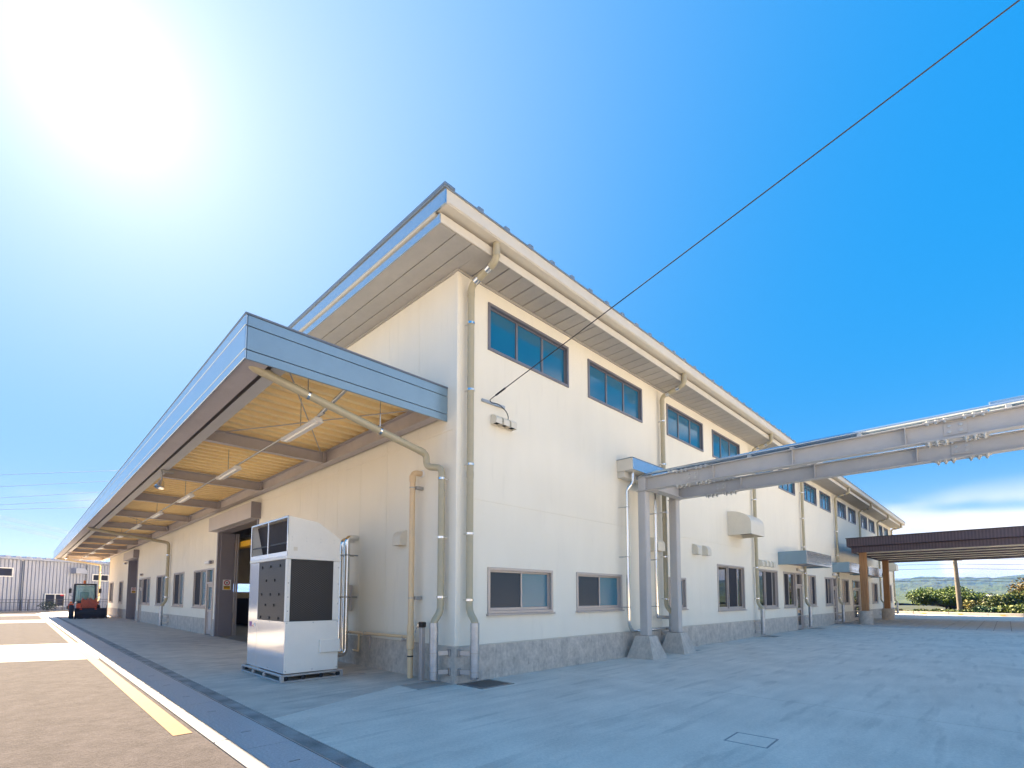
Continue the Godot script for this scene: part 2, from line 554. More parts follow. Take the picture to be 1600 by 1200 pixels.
func make_camera_and_light() -> void:
	var cam := Camera3D.new()
	cam.name = "camera"
	cam.projection = Camera3D.PROJECTION_FRUSTUM
	cam.keep_aspect = Camera3D.KEEP_HEIGHT
	cam.near = 0.1
	cam.far = 6000.0
	cam.size = 0.1 * 1200.0 / 771.0
	cam.frustum_offset = Vector2(0.0, 0.1 * 279.0 / 771.0)
	cam.position = Vector3(-4.34, 1.2, 5.46)
	cam.rotation_degrees = Vector3(4.0, -45.0, 0.0)
	add_child(cam)
	cam.current = true
	var we := WorldEnvironment.new()
	we.name = "world_environment"
	var e := Environment.new()
	e.background_mode = Environment.BG_SKY
	var sk := Sky.new()
	var pm := PanoramaSkyMaterial.new()
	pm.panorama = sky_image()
	sk.sky_material = pm
	e.sky = sk
	e.tonemap_mode = Environment.TONE_MAPPER_LINEAR
	e.tonemap_exposure = EXPO
	e.fog_enabled = true
	e.fog_density = 0.0004
	e.fog_light_color = Color(0.12, 0.46, 0.9)
	e.sdfgi_enabled = true
	e.ssao_enabled = true
	e.ssil_enabled = true
	we.environment = e
	add_child(we)
	var sun := DirectionalLight3D.new()
	sun.name = "sun"
	sun.light_energy = 1.6
	sun.light_color = Color(1.0, 0.91, 0.78)
	sun.light_angular_distance = 0.6
	sun.shadow_enabled = true
	add_child(sun)
	sun.look_at_from_position(sun_dir() * 100.0, Vector3.ZERO, Vector3.UP)

# ------------------------------------------------------------------ ground
func slab_poly(pts: Array, y0: float, y1: float) -> MB:
	# polygon given as [x, z] pairs, a slab between two heights
	var m := mb()
	m.t = Transform3D(Basis(Vector3(1, 0, 0), Vector3(0, 0, -1), Vector3(0, 1, 0)), Vector3.ZERO)
	var p := PackedVector2Array()
	for q in pts:
		p.append(Vector2(q[0], -q[1]))
	m.prism(p, y0, y1)
	return m

func rect(x0: float, x1: float, z0: float, z1: float, y: float) -> MB:
	var m := mb()
	m.quad(Vector3(x0, y, z1), Vector3(x1, y, z1), Vector3(x1, y, z0), Vector3(x0, y, z0))
	return m

func make_ground() -> void:
	setting("ground", rect(-900, 1600, -1600, 700, -0.16), M.earth)
	setting("yard_base", rect(-60, 41, -49, 60, -0.03), M.pit)
	setting("asphalt_yard", rect(-8.0, -3.145, -49, 60, 0.0), M.asphalt)
	setting("bounce_yard", rect(-70, -8.01, -49, 60, 0.0), M.bounce_concrete)  # unseen ground, made pale concrete to bounce sun onto the left wall
	var m := mb()
	for k in 22:
		var z := 3.0 - k * 2.2
		m.box(Vector3(-3.14, -0.1, z - 2.194), Vector3(-3.032, 0.014, z), 0.008)
	setting("kerb_edging", m, M.kerb)
	setting("yellow_line", rect(-3.33, -3.185, -45.0, 0.31, 0.004), M.yellow)
	# pale concrete strips that cross the asphalt
	var t := setting("concrete_strip", slab_poly([[-3.15, -7.13], [-3.15, -11.75], [-8.0, -13.76], [-8.0, -9.17]], -0.02, 0.0025), M.band)
	setting("concrete_strip", slab_poly([[-3.15, -26.9], [-3.15, -30.6], [-8.0, -31.9], [-8.0, -28.4]], -0.02, 0.0025), M.band)
	setting("concrete_strip", slab_poly([[-3.15, -39.0], [-3.15, -42.0], [-8.0, -43.4], [-8.0, -40.4]], -0.02, 0.0025), M.band)
	# the drain channel with its tread-plate covers
	var drain := thing("trench_drain", "long row of steel tread plate covers beside the pale kerb edging", "drain", Vector3(-2.84, 0, -20))
	var fr := mb()
	fr.box(Vector3(-3.028, -0.2, -46), Vector3(-3.02, 0.004, 3.2))
	fr.box(Vector3(-2.662, -0.2, -46), Vector3(-2.65, 0.006, 3.2))
	part(drain, "channel_frame", fr, M.galv)
	var floor_ := mb()
	floor_.box(Vector3(-3.02, -0.25, -46), Vector3(-2.662, -0.2, 3.2))
	part(drain, "channel_floor", floor_, M.pit)
	for k in 44:
		var z := 2.26 - k * 1.1
		var pl := mb()
		var hx := rng.randf_range(-0.0015, 0.0015)
		# plate in pieces round its lifting slot, so the slot is a real hole
		pl.box(Vector3(-3.016, -0.012, z - 1.094), Vector3(-2.666, 0.002 + hx, z - 0.57))
		pl.box(Vector3(-3.016, -0.012, z - 0.545), Vector3(-2.666, 0.002 + hx, z))
		pl.box(Vector3(-3.016, -0.012, z - 0.57), Vector3(-2.88, 0.002 + hx, z - 0.545))
		pl.box(Vector3(-2.80, -0.012, z - 0.57), Vector3(-2.666, 0.002 + hx, z - 0.545))
		part(drain, "cover_plate", pl, M.checker)
	setting("drain_surround", slab_poly([[-2.646, 3.4], [-2.505, 3.4], [-2.505, -46], [-2.646, -46]], -0.1, -0.001), M.slab_dark)
	# paving slabs with open joints
	var left_slabs := [
		[[-2.497, 0.26], [-0.62, -0.46], [-0.62, -0.02], [0.0, -0.02], [0.0, -6.3], [-2.497, -6.3]],
		[[-2.497, -6.31], [0.0, -6.31], [0.55, -12.2], [-2.497, -12.2]],
		[[-2.497, -12.21], [0.0, -12.21], [0.0, -20.5], [-2.497, -20.5]],
		[[-2.497, -20.51], [0.0, -20.51], [0.0, -29.0], [-2.497, -29.0]],
		[[-2.497, -29.01], [0.0, -29.01], [0.0, -37.7], [-2.497, -37.7]],
		[[-2.497, -37.71], [16.0, -37.71], [16.0, -49.0], [-2.497, -49.0]]]
	left_slabs[1] = [[-2.497, -6.31], [0.0, -6.31], [0.0, -12.2], [-2.497, -12.2]]
	for s in left_slabs:
		setting("paving_slab", slab_poly(s, -0.1, 0.0), M.slab_old)
	setting("paving_slab", slab_poly([[-2.497, 0.27], [-0.62, -0.45], [-0.62, 0.0], [0.0, 0.0], [0.0, 0.57], [0.62, 0.57], [0.62, 0.0], [2.0, 0.0], [2.0, 7.4], [-2.497, 7.4]], -0.1, 0.0), M.slab)
	var xs := [2.01, 8.2, 14.2, 20.3]
	for k in 3:
		setting("paving_slab", slab_poly([[xs[k], 0.0], [xs[k + 1] - 0.01, 0.0], [xs[k + 1] - 0.01, 7.4], [xs[k], 7.4]], -0.1, 0.0), M.slab)
	setting("front_yard", slab_poly([[-3.03, 7.41], [40.6, 7.41], [40.6, 60], [-3.03, 60]], -0.1, 0.0), M.yard)
	setting("paving_slab", slab_poly([[-3.03, 3.41], [-2.51, 3.41], [-2.51, 7.4], [-3.03, 7.4]], -0.1, 0.0), M.slab)
	# square pavers under the carport
	var pav := setting("paver_field", rect(20.3, 31.0, 0.0, 7.4, -0.012), M.slab_dark)
	for i in 12:
		for j in 16:
			var pm := mb()
			var x := 20.32 + i * 0.89
			var z := 0.02 + j * 0.46
			pm.box(Vector3(x, -0.06, z), Vector3(x + 0.86, rng.randf_range(-0.002, 0.003), z + 0.435), 0.006)
			var o := MeshInstance3D.new()
			o.name = "paver"
			o.mesh = pm.mesh()
			o.material_override = M.paver
			pav.add_child(o, true)
	setting("paving_slab", slab_poly([[31.01, 0.0], [40.6, 0.0], [40.6, 7.4], [31.01, 7.4]], -0.1, 0.0), M.slab)
	setting("paving_slab", slab_poly([[38.4, -0.01], [40.6, -0.01], [40.6, -37.6], [38.4, -37.6]], -0.1, 0.0), M.slab)

func make_ground_fittings() -> void:
	# two gratings at the building corner
	for k in 2:
		var a := Vector3(-0.59, 0, -0.43) if k == 0 else Vector3(0.04, 0, 0.03)
		var g := thing("drain_grating", ["square steel drain grating left of the building corner", "square steel drain grating right of the building corner"][k], "grating", a + Vector3(0.27, 0, 0.2), "drain gratings at the building corner")
		var w := 0.55
		var d := 0.42 if k == 0 else 0.52
		var m := mb()
		m.box(a + Vector3(0, -0.05, 0), a + Vector3(w, 0.004, 0.02))
		m.box(a + Vector3(0, -0.05, d - 0.02), a + Vector3(w, 0.004, d))
		m.box(a + Vector3(0, -0.05, 0.02), a + Vector3(0.02, 0.004, d - 0.02))
		m.box(a + Vector3(w - 0.02, -0.05, 0.02), a + Vector3(w, 0.004, d - 0.02))
		part(g, "frame", m, M.galv)
		var b := mb()
		for i in 21:
			b.box(a + Vector3(0.03 + i * 0.024, -0.03, 0.021), a + Vector3(0.036 + i * 0.024, 0.002, d - 0.021))
		for i in 9:
			b.box(a + Vector3(0.021, -0.02, 0.05 + i * (d - 0.1) / 8.0), a + Vector3(w - 0.021, -0.002, 0.056 + i * (d - 0.1) / 8.0))
		part(g, "bars", b, M.steel).set_meta("kind", "stuff")
	# small gratings below the other downpipes
	var spots := [[5.9, "beside the gantry columns"], [11.6, "beside the tall office window"], [16.9, "under the first entrance awning"], [22.2, "under the second entrance awning"]]
	for s in spots:
		var g := thing("drain_grating", "small flat drain grating below the downpipe " + s[1], "grating", Vector3(s[0] + 0.45, 0, 0.3), "drain gratings below the downpipes")
		var m := mb()
		m.box(Vector3(s[0] + 0.15, -0.02, 0.08), Vector3(s[0] + 0.75, 0.004, 0.1))
		m.box(Vector3(s[0] + 0.15, -0.02, 0.5), Vector3(s[0] + 0.75, 0.004, 0.52))
		for i in 16:
			m.box(Vector3(s[0] + 0.15 + i * 0.039, -0.02, 0.1), Vector3(s[0] + 0.165 + i * 0.039, 0.003, 0.5))
		part(g, "bars", m, M.steel)
		var f := mb()
		f.box(Vector3(s[0] + 0.15, -0.004, 0.08), Vector3(s[0] + 0.75, 0.001, 0.52))
		part(g, "pit", f, M.pit)
	# hand-hole cover in the front paving
	var mh := thing("inspection_cover", "small square inspection cover set in the front concrete paving", "cover", Vector3(0.09, 0, 3.88))
	var m := mb()
	m.t = Transform3D(Basis(Vector3.UP, 0.05), Vector3(0.09, 0, 3.88))
	m.box(Vector3(-0.17, -0.02, -0.17), Vector3(0.17, 0.0015, -0.155))
	m.box(Vector3(-0.17, -0.02, 0.155), Vector3(0.17, 0.0015, 0.17))
	m.box(Vector3(-0.17, -0.02, -0.155), Vector3(-0.155, 0.0015, 0.155))
	m.box(Vector3(0.155, -0.02, -0.155), Vector3(0.17, 0.0015, 0.155))
	part(mh, "rim", m, M.slab_dark)
	var l := mb()
	l.t = m.t
	l.box(Vector3(-0.15, -0.02, -0.15), Vector3(0.15, 0.003, 0.15), 0.004)
	part(mh, "lid", l, M.slab)
	var cap := thing("floor_cap", "small round dark cap in the paving beside the outdoor unit", "cap", Vector3(-0.47, 0, -1.74))
	var cm := mb()
	cm.lathe(Vector3(-0.47, 0, -1.74), Vector3.UP, [[0.062, -0.01], [0.062, 0.003], [0.05, 0.006], [0.0, 0.006]], 20)
	part(cap, "lid", cm, M.steel)

# ------------------------------------------------------------------ building
const BX := 38.2
const BZ := 37.6
const PL := 0.51
const TOP := 6.0
const SLOPE := 0.03

func holed(m: MB, u0: float, u1: float, v0: float, v1: float, holes: Array, w: float, depth: float, slope := 0.0) -> void:
	# a wall rectangle with rectangular openings and their reveals; holes: [u0, u1, v0, v1]
	var us := [u0, u1]
	var vs := [v0, v1]
	var hs := []
	for h in holes:
		if h[1] > u0 and h[0] < u1 and h[3] > v0 and h[2] < v1:
			hs.append(h)
			for k in 2:
				if h[k] > u0 and h[k] < u1:
					us.append(h[k])
				if h[k + 2] > v0 and h[k + 2] < v1:
					vs.append(h[k + 2])
	us.sort()
	vs.sort()
	var ht := func(u: float, v: float) -> float:
		return v + (slope * -u if v >= v1 - 0.0001 else 0.0)
	var open_ := func(a: float, b: float) -> bool:
		for h in hs:
			if a > h[0] and a < h[1] and b > h[2] and b < h[3]:
				return true
		return false
	for i in us.size() - 1:
		for j in vs.size() - 1:
			var a: float = us[i]
			var b: float = us[i + 1]
			var c: float = vs[j]
			var d: float = vs[j + 1]
			if b - a < 0.0005 or d - c < 0.0005 or open_.call((a + b) / 2, (c + d) / 2):
				continue
			var p := Vector3(a, ht.call(a, c), w)
			var q := Vector3(b, ht.call(b, c), w)
			var r := Vector3(b, ht.call(b, d), w)
			var s := Vector3(a, ht.call(a, d), w)
			var k := Vector3(0, 0, -depth)
			m.quad(p, q, r, s)
			if i == 0 or open_.call((us[i - 1] + a) / 2, (c + d) / 2):
				m.quad(p + k, p, s, s + k)
			if i == us.size() - 2 or open_.call((b + us[i + 2]) / 2, (c + d) / 2):
				m.quad(q, q + k, r + k, r)
			if j == 0 or open_.call((a + b) / 2, (vs[j - 1] + c) / 2):
				m.quad(p + k, q + k, q, p)
			if j == vs.size() - 2 or open_.call((a + b) / 2, (d + vs[j + 2]) / 2):
				m.quad(s, r, r + k, s + k)

var BL: Node3D
func window(left: bool, u0: float, u1: float, v0: float, v1: float, kind: String, label := "") -> void:
	var fm: Material = M.dark_frame if kind == "upper" else M.bronze
	var f := face(left)
	var t := 0.045
	var d0 := -0.1
	var d1 := 0.022
	f.box(Vector3(u0, v1 - t, d0), Vector3(u1, v1, d1), 0.004)
	f.box(Vector3(u0, v0, d0), Vector3(u1, v0 + t, d1), 0.004)
	f.box(Vector3(u0, v0 + t, d0), Vector3(u0 + t, v1 - t, d1), 0.004)
	f.box(Vector3(u1 - t, v0 + t, d0), Vector3(u1, v1 - t, d1), 0.004)
	var w := part(BL, "window", f, fm, label)
	if kind != "upper":
		var s := face(left)
		s.box(Vector3(u0 - 0.025, v0 - 0.028, -0.02), Vector3(u1 + 0.025, v0 - 0.001, 0.055), 0.006)
		part(w, "sill", s, fm)
	var a := u0 + t
	var b := u1 - t
	var cuts := []
	if kind == "upper":
		cuts = [[0.0, 0.333, M.glass_blue, -0.05], [0.333, 0.667, M.glass_blue, -0.05], [0.667, 1.0, M.glass_blue, -0.05]]
	elif kind == "slide":
		cuts = [[0.0, 0.51, M.glass_slate, -0.03], [0.49, 1.0, M.glass_frost, -0.06]]
	elif kind == "tall_frost":
		cuts = [[0.0, 0.5, M.screen, -0.03], [0.5, 1.0, M.glass_frost, -0.06]]
	elif kind == "office":
		cuts = [[0.0, 0.4, M.glass_clear, -0.06], [0.4, 0.76, M.screen, -0.03], [0.76, 1.0, M.glass_clear, -0.06]]
	elif kind == "office2":
		cuts = [[0.0, 0.46, M.screen, -0.03], [0.46, 1.0, M.glass_clear, -0.06]]
	elif kind == "blind":
		cuts = [[0.0, 0.55, M.blind, -0.06], [0.55, 1.0, M.screen, -0.03]]
	var names := {M.screen: "insect_screen", M.blind: "blind"}
	for k in cuts.size():
		var c: Array = cuts[k]
		var p0 := lerpf(a, b, c[0])
		var p1 := lerpf(a, b, c[1])
		var z: float = c[3]
		var e := 0.022 if kind == "upper" else 0.028
		var sf := face(left)
		var y0 := v0 + t
		var y1 := v1 - t
		sf.box(Vector3(p0, y0, z - 0.015), Vector3(p0 + e, y1, z + 0.02), 0.003)
		sf.box(Vector3(p1 - e, y0, z - 0.015), Vector3(p1, y1, z + 0.02), 0.003)
		sf.box(Vector3(p0 + e, y0, z - 0.015), Vector3(p1 - e, y0 + e * 1.6, z + 0.02), 0.003)
		sf.box(Vector3(p0 + e, y1 - e, z - 0.015), Vector3(p1 - e, y1, z + 0.02), 0.003)
		part(w, "sash", sf, fm)
		var g := face(left)
		g.box(Vector3(p0 + e, y0 + e, z - 0.006), Vector3(p1 - e, y1 - e, z + 0.0))
		part(w, names.get(c[2], "pane"), g, c[2])
	# a closed panel behind the sashes
	var bk := face(left)
	bk.box(Vector3(u0 + 0.01, v0 + 0.01, -0.13), Vector3(u1 - 0.01, v1 - 0.01, -0.12))
	part(w, "blackout", bk, M.gap)

func glazed_door(left: bool, u0: float, u1: float, v1: float, glass: Material, label := "") -> void:
	var f := face(left)
	var d0 := -0.1
	var d1 := 0.03
	f.box(Vector3(u0, 0.01, d0), Vector3(u0 + 0.05, v1, d1), 0.004)
	f.box(Vector3(u1 - 0.05, 0.01, d0), Vector3(u1, v1, d1), 0.004)
	f.box(Vector3(u0 + 0.05, v1 - 0.05, d0), Vector3(u1 - 0.05, v1, d1), 0.004)
	f.box(Vector3(u0 + 0.05, 1.62, d0), Vector3(u1 - 0.05, 1.68, d1), 0.004)
	var d := part(BL, "door", f, M.bronze, label)
	var lf := face(left)
	lf.box(Vector3(u0 + 0.05, 0.02, -0.05), Vector3(u0 + 0.13, 1.62, -0.01), 0.004)
	lf.box(Vector3(u1 - 0.13, 0.02, -0.05), Vector3(u1 - 0.05, 1.62, -0.01), 0.004)
	lf.box(Vector3(u0 + 0.13, 1.52, -0.05), Vector3(u1 - 0.13, 1.62, -0.01), 0.004)
	lf.box(Vector3(u0 + 0.13, 0.02, -0.05), Vector3(u1 - 0.13, 0.16, -0.01), 0.004)
	lf.box(Vector3(u0 + 0.13, 0.72, -0.05), Vector3(u1 - 0.13, 0.80, -0.01), 0.004)
	part(d, "leaf", lf, M.bronze)
	for r in [[0.16, 0.72], [0.80, 1.52]]:
		var g := face(left)
		g.box(Vector3(u0 + 0.13, r[0], -0.036), Vector3(u1 - 0.13, r[1], -0.03))
		part(d, "pane", g, M.hood_grey if r[0] < 0.3 and left else glass)
	var tg := face(left)
	tg.box(Vector3(u0 + 0.05, 1.68, -0.056), Vector3(u1 - 0.05, v1 - 0.05, -0.05))
	part(d, "transom_pane", tg, glass)
	var h := face(left)
	h.box(Vector3(u0 + 0.08, 0.85, -0.01), Vector3(u0 + 0.1, 1.1, 0.035), 0.004)
	part(d, "handle", h, M.steel)
	var bk := face(left)
	bk.box(Vector3(u0 + 0.01, 0.0, -0.13), Vector3(u1 - 0.01, v1 - 0.01, -0.12))
	part(d, "backing", bk, M.gap)

func make_building() -> void:
	BL = thing("factory_building", "long two-storey cream factory building with grey concrete base", "building", Vector3.ZERO)
	# ---- openings
	var RH := []          # right facade
	var bay := [0.59, 6.26, 11.87, 17.4, 22.85, 28.14, 33.2]
	var wid := [1.98, 1.96, 1.88, 1.8, 1.74, 1.72, 1.66]
	var upper := []
	for k in 7:
		upper.append([bay[k], bay[k] + wid[k], 5.0, 5.76])
		upper.append([bay[k] + wid[k] * 1.3, bay[k] + wid[k] * 2.3, 5.0, 5.76])
	RH.append_array(upper)
	var ground_r := [[0.6, 2.09, 0.95, 1.65, "slide"], [2.75, 4.23, 0.95, 1.65, "slide"], [6.2, 7.04, 0.92, 1.66, "slide"],
		[8.9, 10.82, 0.84, 2.09, "office"], [11.93, 13.82, 0.84, 2.09, "office"], [14.45, 15.84, 0.84, 2.09, "office2"],
		[17.45, 18.55, 0.84, 2.08, "blind"], [20.0, 21.3, 0.84, 2.06, "office2"], [23.1, 24.5, 0.85, 2.05, "blind"],
		[28.1, 29.4, 0.85, 2.05, "blind"], [30.4, 32.1, 0.85, 2.04, "blind"], [35.8, 37.2, 0.85, 2.03, "blind"]]
	for g in ground_r:
		RH.append([g[0], g[1], g[2], g[3]])
	var doors_r := [[15.86, 16.6, 2.09], [21.32, 22.0, 2.06], [25.3, 27.0, 2.06]]
	for d in doors_r:
		RH.append([d[0], d[1], -1.0, d[2]])
	var LH := []
	var ground_l := [[-14.6, -12.92, 0.85, 2.12], [-17.75, -16.05, 0.85, 2.14], [-21.15, -19.3, 0.85, 2.14], [-24.65, -22.6, 0.85, 2.14], [-32.5, -31.0, 0.85, 2.16], [-36.9, -35.1, 0.85, 2.18]]
	for g in ground_l:
		LH.append(g)
	LH.append([-12.88, -12.12, -1.0, 2.12])
	LH.append([-25.5, -24.75, -1.0, 2.12])
	var gates := [[-11.73, -8.25, 3.3], [-29.2, -26.3, 3.3]]
	for g in gates:
		LH.append([g[0], g[1], -1.0, g[2]])
	# ---- concrete base
	var m := mb()
	holed(m, -0.02, BX, 0.0, PL, RH, 0.012, 0.3)
	part(BL, "plinth", m, M.plinth, "bare grey concrete base under the right wall")
	m = face(true)
	holed(m, -BZ, 0.02, 0.0, PL, LH, 0.012, 0.3)
	part(BL, "plinth", m, M.plinth, "bare grey concrete base under the left wall")
	# ---- wall panels, each a piece with a joint beside it
	var rows := [[PL + 0.004, 2.63], [2.64, TOP]]
	var cuts := [0.06, 5.86, 11.6, 16.8, 22.2, 27.4, 32.6, BX]
	for r in rows:
		for k in 7:
			m = mb()
			holed(m, cuts[k] + 0.003, cuts[k + 1] - 0.003, r[0], r[1], RH, 0.0, 0.02)
			part(BL, "wall_panel", m, M.wall)
	var pw := 0.91
	var z := -0.06
	while z > -BZ + 0.02:
		var z2 := maxf(z - pw, -BZ)
		m = face(true)
		holed(m, z2 + 0.003, z - 0.003, PL + 0.004, TOP, LH, 0.0, 0.02, SLOPE)
		part(BL, "wall_panel", m, M.wall)
		z = z2
	m = mb()
	holed(m, 0.02, BX, PL, TOP + 0.02, RH, -0.008, 0.13)
	part(BL, "wall_core", m, M.trim)
	m = face(true)
	holed(m, -BZ, -0.03, PL, TOP + 0.02, LH, -0.008, 0.13, SLOPE)
	part(BL, "wall_core", m, M.trim)
	m = mb()
	var rear := [[7.6, 9.2, 1.6, 2.25], [9.4, 11.0, 1.6, 2.25], [11.4, 13.0, 1.6, 2.25]]
	m.t = Transform3D(Basis(), Vector3(0, 0, -BZ))
	holed(m, 0.0, BX, 0.0, TOP + 0.1, rear, 0.15, 0.15)
	holed(m, 0.0, BX, 0.0, TOP + 0.1, rear, 0.0, 0.002)
	m.t = Transform3D()
	m.box(Vector3(BX - 0.15, 0, -BZ + 0.15), Vector3(BX - 0.001, TOP + 0.1, -0.15))
	part(BL, "rear_wall", m, M.trim)
	# folded corner trims
	m = mb()
	m.box(Vector3(-0.012, PL + 0.004, -0.07), Vector3(0.05, TOP - 0.01, 0.012), 0.006)
	m.box(Vector3(0.05, PL + 0.004, -0.05), Vector3(0.075, TOP - 0.01, 0.01), 0.003)
	part(BL, "corner_trim", m, M.trim)
	m = mb()
	m.box(Vector3(-0.02, PL - 0.012, -0.3), Vector3(0.3, PL + 0.003, 0.02), 0.003)
	m.box(Vector3(0.3, PL - 0.012, 0.0), Vector3(BX, PL + 0.003, 0.02), 0.003)
	part(BL, "drip_flashing", m, M.fascia)
	m = face(true)
	m.box(Vector3(-12.05, 3.62, 0.0), Vector3(-0.06, 3.65, 0.008), 0.002)
	part(BL, "wall_flashing", m, M.trim)
	# ---- windows and doors
	for u in upper:
		window(false, u[0], u[1], u[2], u[3], "upper")
	for g in ground_r:
		window(false, g[0], g[1], g[2], g[3], g[4])
	for g in ground_l:
		window(true, g[0], g[1], g[2], g[3], "tall_frost")
	for d in doors_r:
		glazed_door(false, d[0], d[1], d[2], M.glass_clear)
	glazed_door(true, -12.88, -12.12, 2.12, M.glass_frost)
	glazed_door(true, -25.5, -24.75, 2.12, M.glass_frost)
	# ---- roller-door openings with deep grey jambs
	for k in 2:
		var g: Array = gates[k]
		m = face(true)
		m.box(Vector3(g[0] - 0.1, 0.0, -0.3), Vector3(g[0] + 0.004, g[2], 0.03), 0.003)
		m.box(Vector3(g[1] - 0.004, 0.0, -0.3), Vector3(g[1] + 0.1, g[2], 0.03), 0.006)
		m.box(Vector3(g[0] + 0.004, g[2] - 0.1, -0.3), Vector3(g[1] - 0.004, g[2], 0.03), 0.003)
		var jamb := part(BL, "door_frame", m, M.door_grey)
		m = face(true)
		m.box(Vector3(g[0] + 0.006, 0.0, -0.44), Vector3(g[0] + 0.03, g[2] - 0.1, -0.05), 0.004)
		part(jamb, "jamb_lining", m, M.door_grey)
		m = face(true)
		m.box(Vector3(g[1] - 0.03, 0.0, -0.44), Vector3(g[1] - 0.001, g[2] - 0.1, -0.05), 0.004)
		part(jamb, "jamb_lining", m, M.door_grey)
		for i in 2:
			var s := -0.46 - i * 0.06
			for e in [g[0] - 0.02, g[1] - 0.045]:
				m = face(true)
				m.box(Vector3(e, 0.0, s - 0.04), Vector3(e + 0.065, g[2] - 0.1, s), 0.004)
				part(jamb, "guide_rail", m, M.bronze)
		m = face(true)
		m.box(Vector3(g[0] - 0.25, 3.22, 0.001), Vector3(g[1] + 0.2, 3.64, 0.24), 0.006)
		var hood := part(BL, "shutter_hood", m, M.hood_grey)
		m = face(true)
		m.box(Vector3(g[1] + 0.2, 3.22, 0.002), Vector3(g[1] + 0.212, 3.64, 0.238))
		part(hood, "end_plate", m, M.door_grey)
		if k == 1:
			m = face(true)
			for i in 24:
				m.box(Vector3(g[0] + 0.03, 0.02 + i * 0.13, -0.53), Vector3(g[1] - 0.03, 0.145 + i * 0.13, -0.5), 0.01)
			part(jamb, "roller_shutter", m, M.door_grey)
		# prohibition notice on the jamb that faces the yard
		m = mb()
		var zz: float = g[0] + 0.031
		m.box(Vector3(0.14, 1.42, zz), Vector3(0.37, 1.74, zz + 0.004))
		var sg := part(BL, "notice", m, M.plastic_white, "white notice with a red ring above a yellow panel")
		m = mb()
		m.lathe(Vector3(0.255, 1.645, zz + 0.0045), Vector3(0, 0, 1), [[0.082, 0.0], [0.082, 0.002], [0.055, 0.002], [0.055, 0.0]], 28)
		part(sg, "ring", m, M.red)
		m = mb()
		m.box(Vector3(0.235, 1.62, zz + 0.0045), Vector3(0.275, 1.67, zz + 0.006))
		m.box(Vector3(0.18, 1.515, zz + 0.0065), Vector3(0.33, 1.532, zz + 0.008))
		m.box(Vector3(0.18, 1.49, zz + 0.0065), Vector3(0.33, 1.502, zz + 0.008))
		part(sg, "print", m, M.black)
		m = mb()
		m.box(Vector3(0.165, 1.435, zz + 0.0045), Vector3(0.345, 1.545, zz + 0.006))
		part(sg, "yellow_panel", m, M.sign_yellow)
	# ---- interior seen through the open roller door
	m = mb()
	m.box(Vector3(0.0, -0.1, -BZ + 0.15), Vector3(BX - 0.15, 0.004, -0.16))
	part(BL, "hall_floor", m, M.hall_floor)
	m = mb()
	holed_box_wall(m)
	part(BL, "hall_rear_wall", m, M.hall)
	m = mb()
	m.box(Vector3(0.6, 2.78, -24.0), Vector3(0.85, 2.96, -6.0), 0.01)
	part(BL, "crane_beam", m, M.crane_yellow)
	for k in 4:
		m = mb()
		m.box(Vector3(2.6 + k * 2.4, 0.004, -19.0 + k * 1.2), Vector3(4.4 + k * 2.4, 1.15 + 0.25 * (k % 2), -15.4 + k * 1.0), 0.03)
		part(BL, "storage_rack", m, M.black)
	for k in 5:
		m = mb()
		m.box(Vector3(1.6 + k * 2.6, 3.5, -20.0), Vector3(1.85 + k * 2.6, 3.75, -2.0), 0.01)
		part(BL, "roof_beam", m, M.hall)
	# ---- eaves: soffit planks running along Z, strip, gutter and roof
	var x := -0.745
	while x < 0.0:
		m = mb()
		var x1 := minf(x + 0.256, -0.014)
		sloped(m, x, x1, 0.56, -BZ - 0.5, TOP, TOP + 0.02)
		part(BL, "soffit_plank", m, M.soffit)
		x += 0.27
	x = -0.01
	while x < BX + 0.7:
		m = mb()
		m.box(Vector3(x, TOP, 0.014), Vector3(x + 0.256, TOP + 0.02, 0.56), 0.006)
		part(BL, "soffit_plank", m, M.soffit)
		x += 0.27
	m = mb()
	m.box(Vector3(-0.75, TOP + 0.021, -0.01), Vector3(BX + 0.75, TOP + 0.035, 0.57))
	sloped(m, -0.75, -0.01, -0.01, -BZ - 0.5, TOP + 0.021, TOP + 0.035)
	part(BL, "soffit_backing", m, M.gap)
	m = mb()
	m.box(Vector3(-0.002, TOP - 0.035, 0.001), Vector3(BX, TOP - 0.002, 0.03), 0.004)
	sloped(m, -0.03, -0.002, 0.03, -BZ, TOP - 0.035, TOP - 0.002)
	part(BL, "soffit_moulding", m, M.soffit)
	m = mb()
	m.box(Vector3(-0.75, TOP - 0.012, 0.562), Vector3(BX + 0.75, TOP + 0.115, 0.58), 0.004)
	part(BL, "eaves_board", m, M.fascia)
	m = mb()
	sloped(m, -0.765, -0.75, 0.58, -BZ - 0.5, TOP - 0.012, TOP + 0.115)
	part(BL, "barge_board", m, M.alu_bright)
	# box gutter along the right eave
	m = mb()
	m.box(Vector3(-0.79, TOP + 0.15, 0.5), Vector3(BX + 0.79, TOP + 0.165, 0.72), 0.004)
	m.box(Vector3(-0.79, TOP + 0.165, 0.705), Vector3(BX + 0.79, TOP + 0.345, 0.73), 0.006)
	part(BL, "gutter", m, M.fascia)
	m = mb()
	sloped(m, -0.80, -0.775, 0.735, -BZ - 0.6, TOP + 0.15, TOP + 0.345)
	part(BL, "gable_fascia", m, M.alu_bright)
	m = mb()
	sloped(m, -0.79, -0.74, 0.5, -BZ - 0.6, TOP + 0.125, TOP + 0.15)
	part(BL, "gable_groove", m, M.fascia)
	# roof skin with standing ribs
	m = mb()
	sloped(m, -0.82, BX + 0.82, 0.75, -18.8, TOP + 0.352, TOP + 0.372)
	var hi := TOP + SLOPE * 18.8
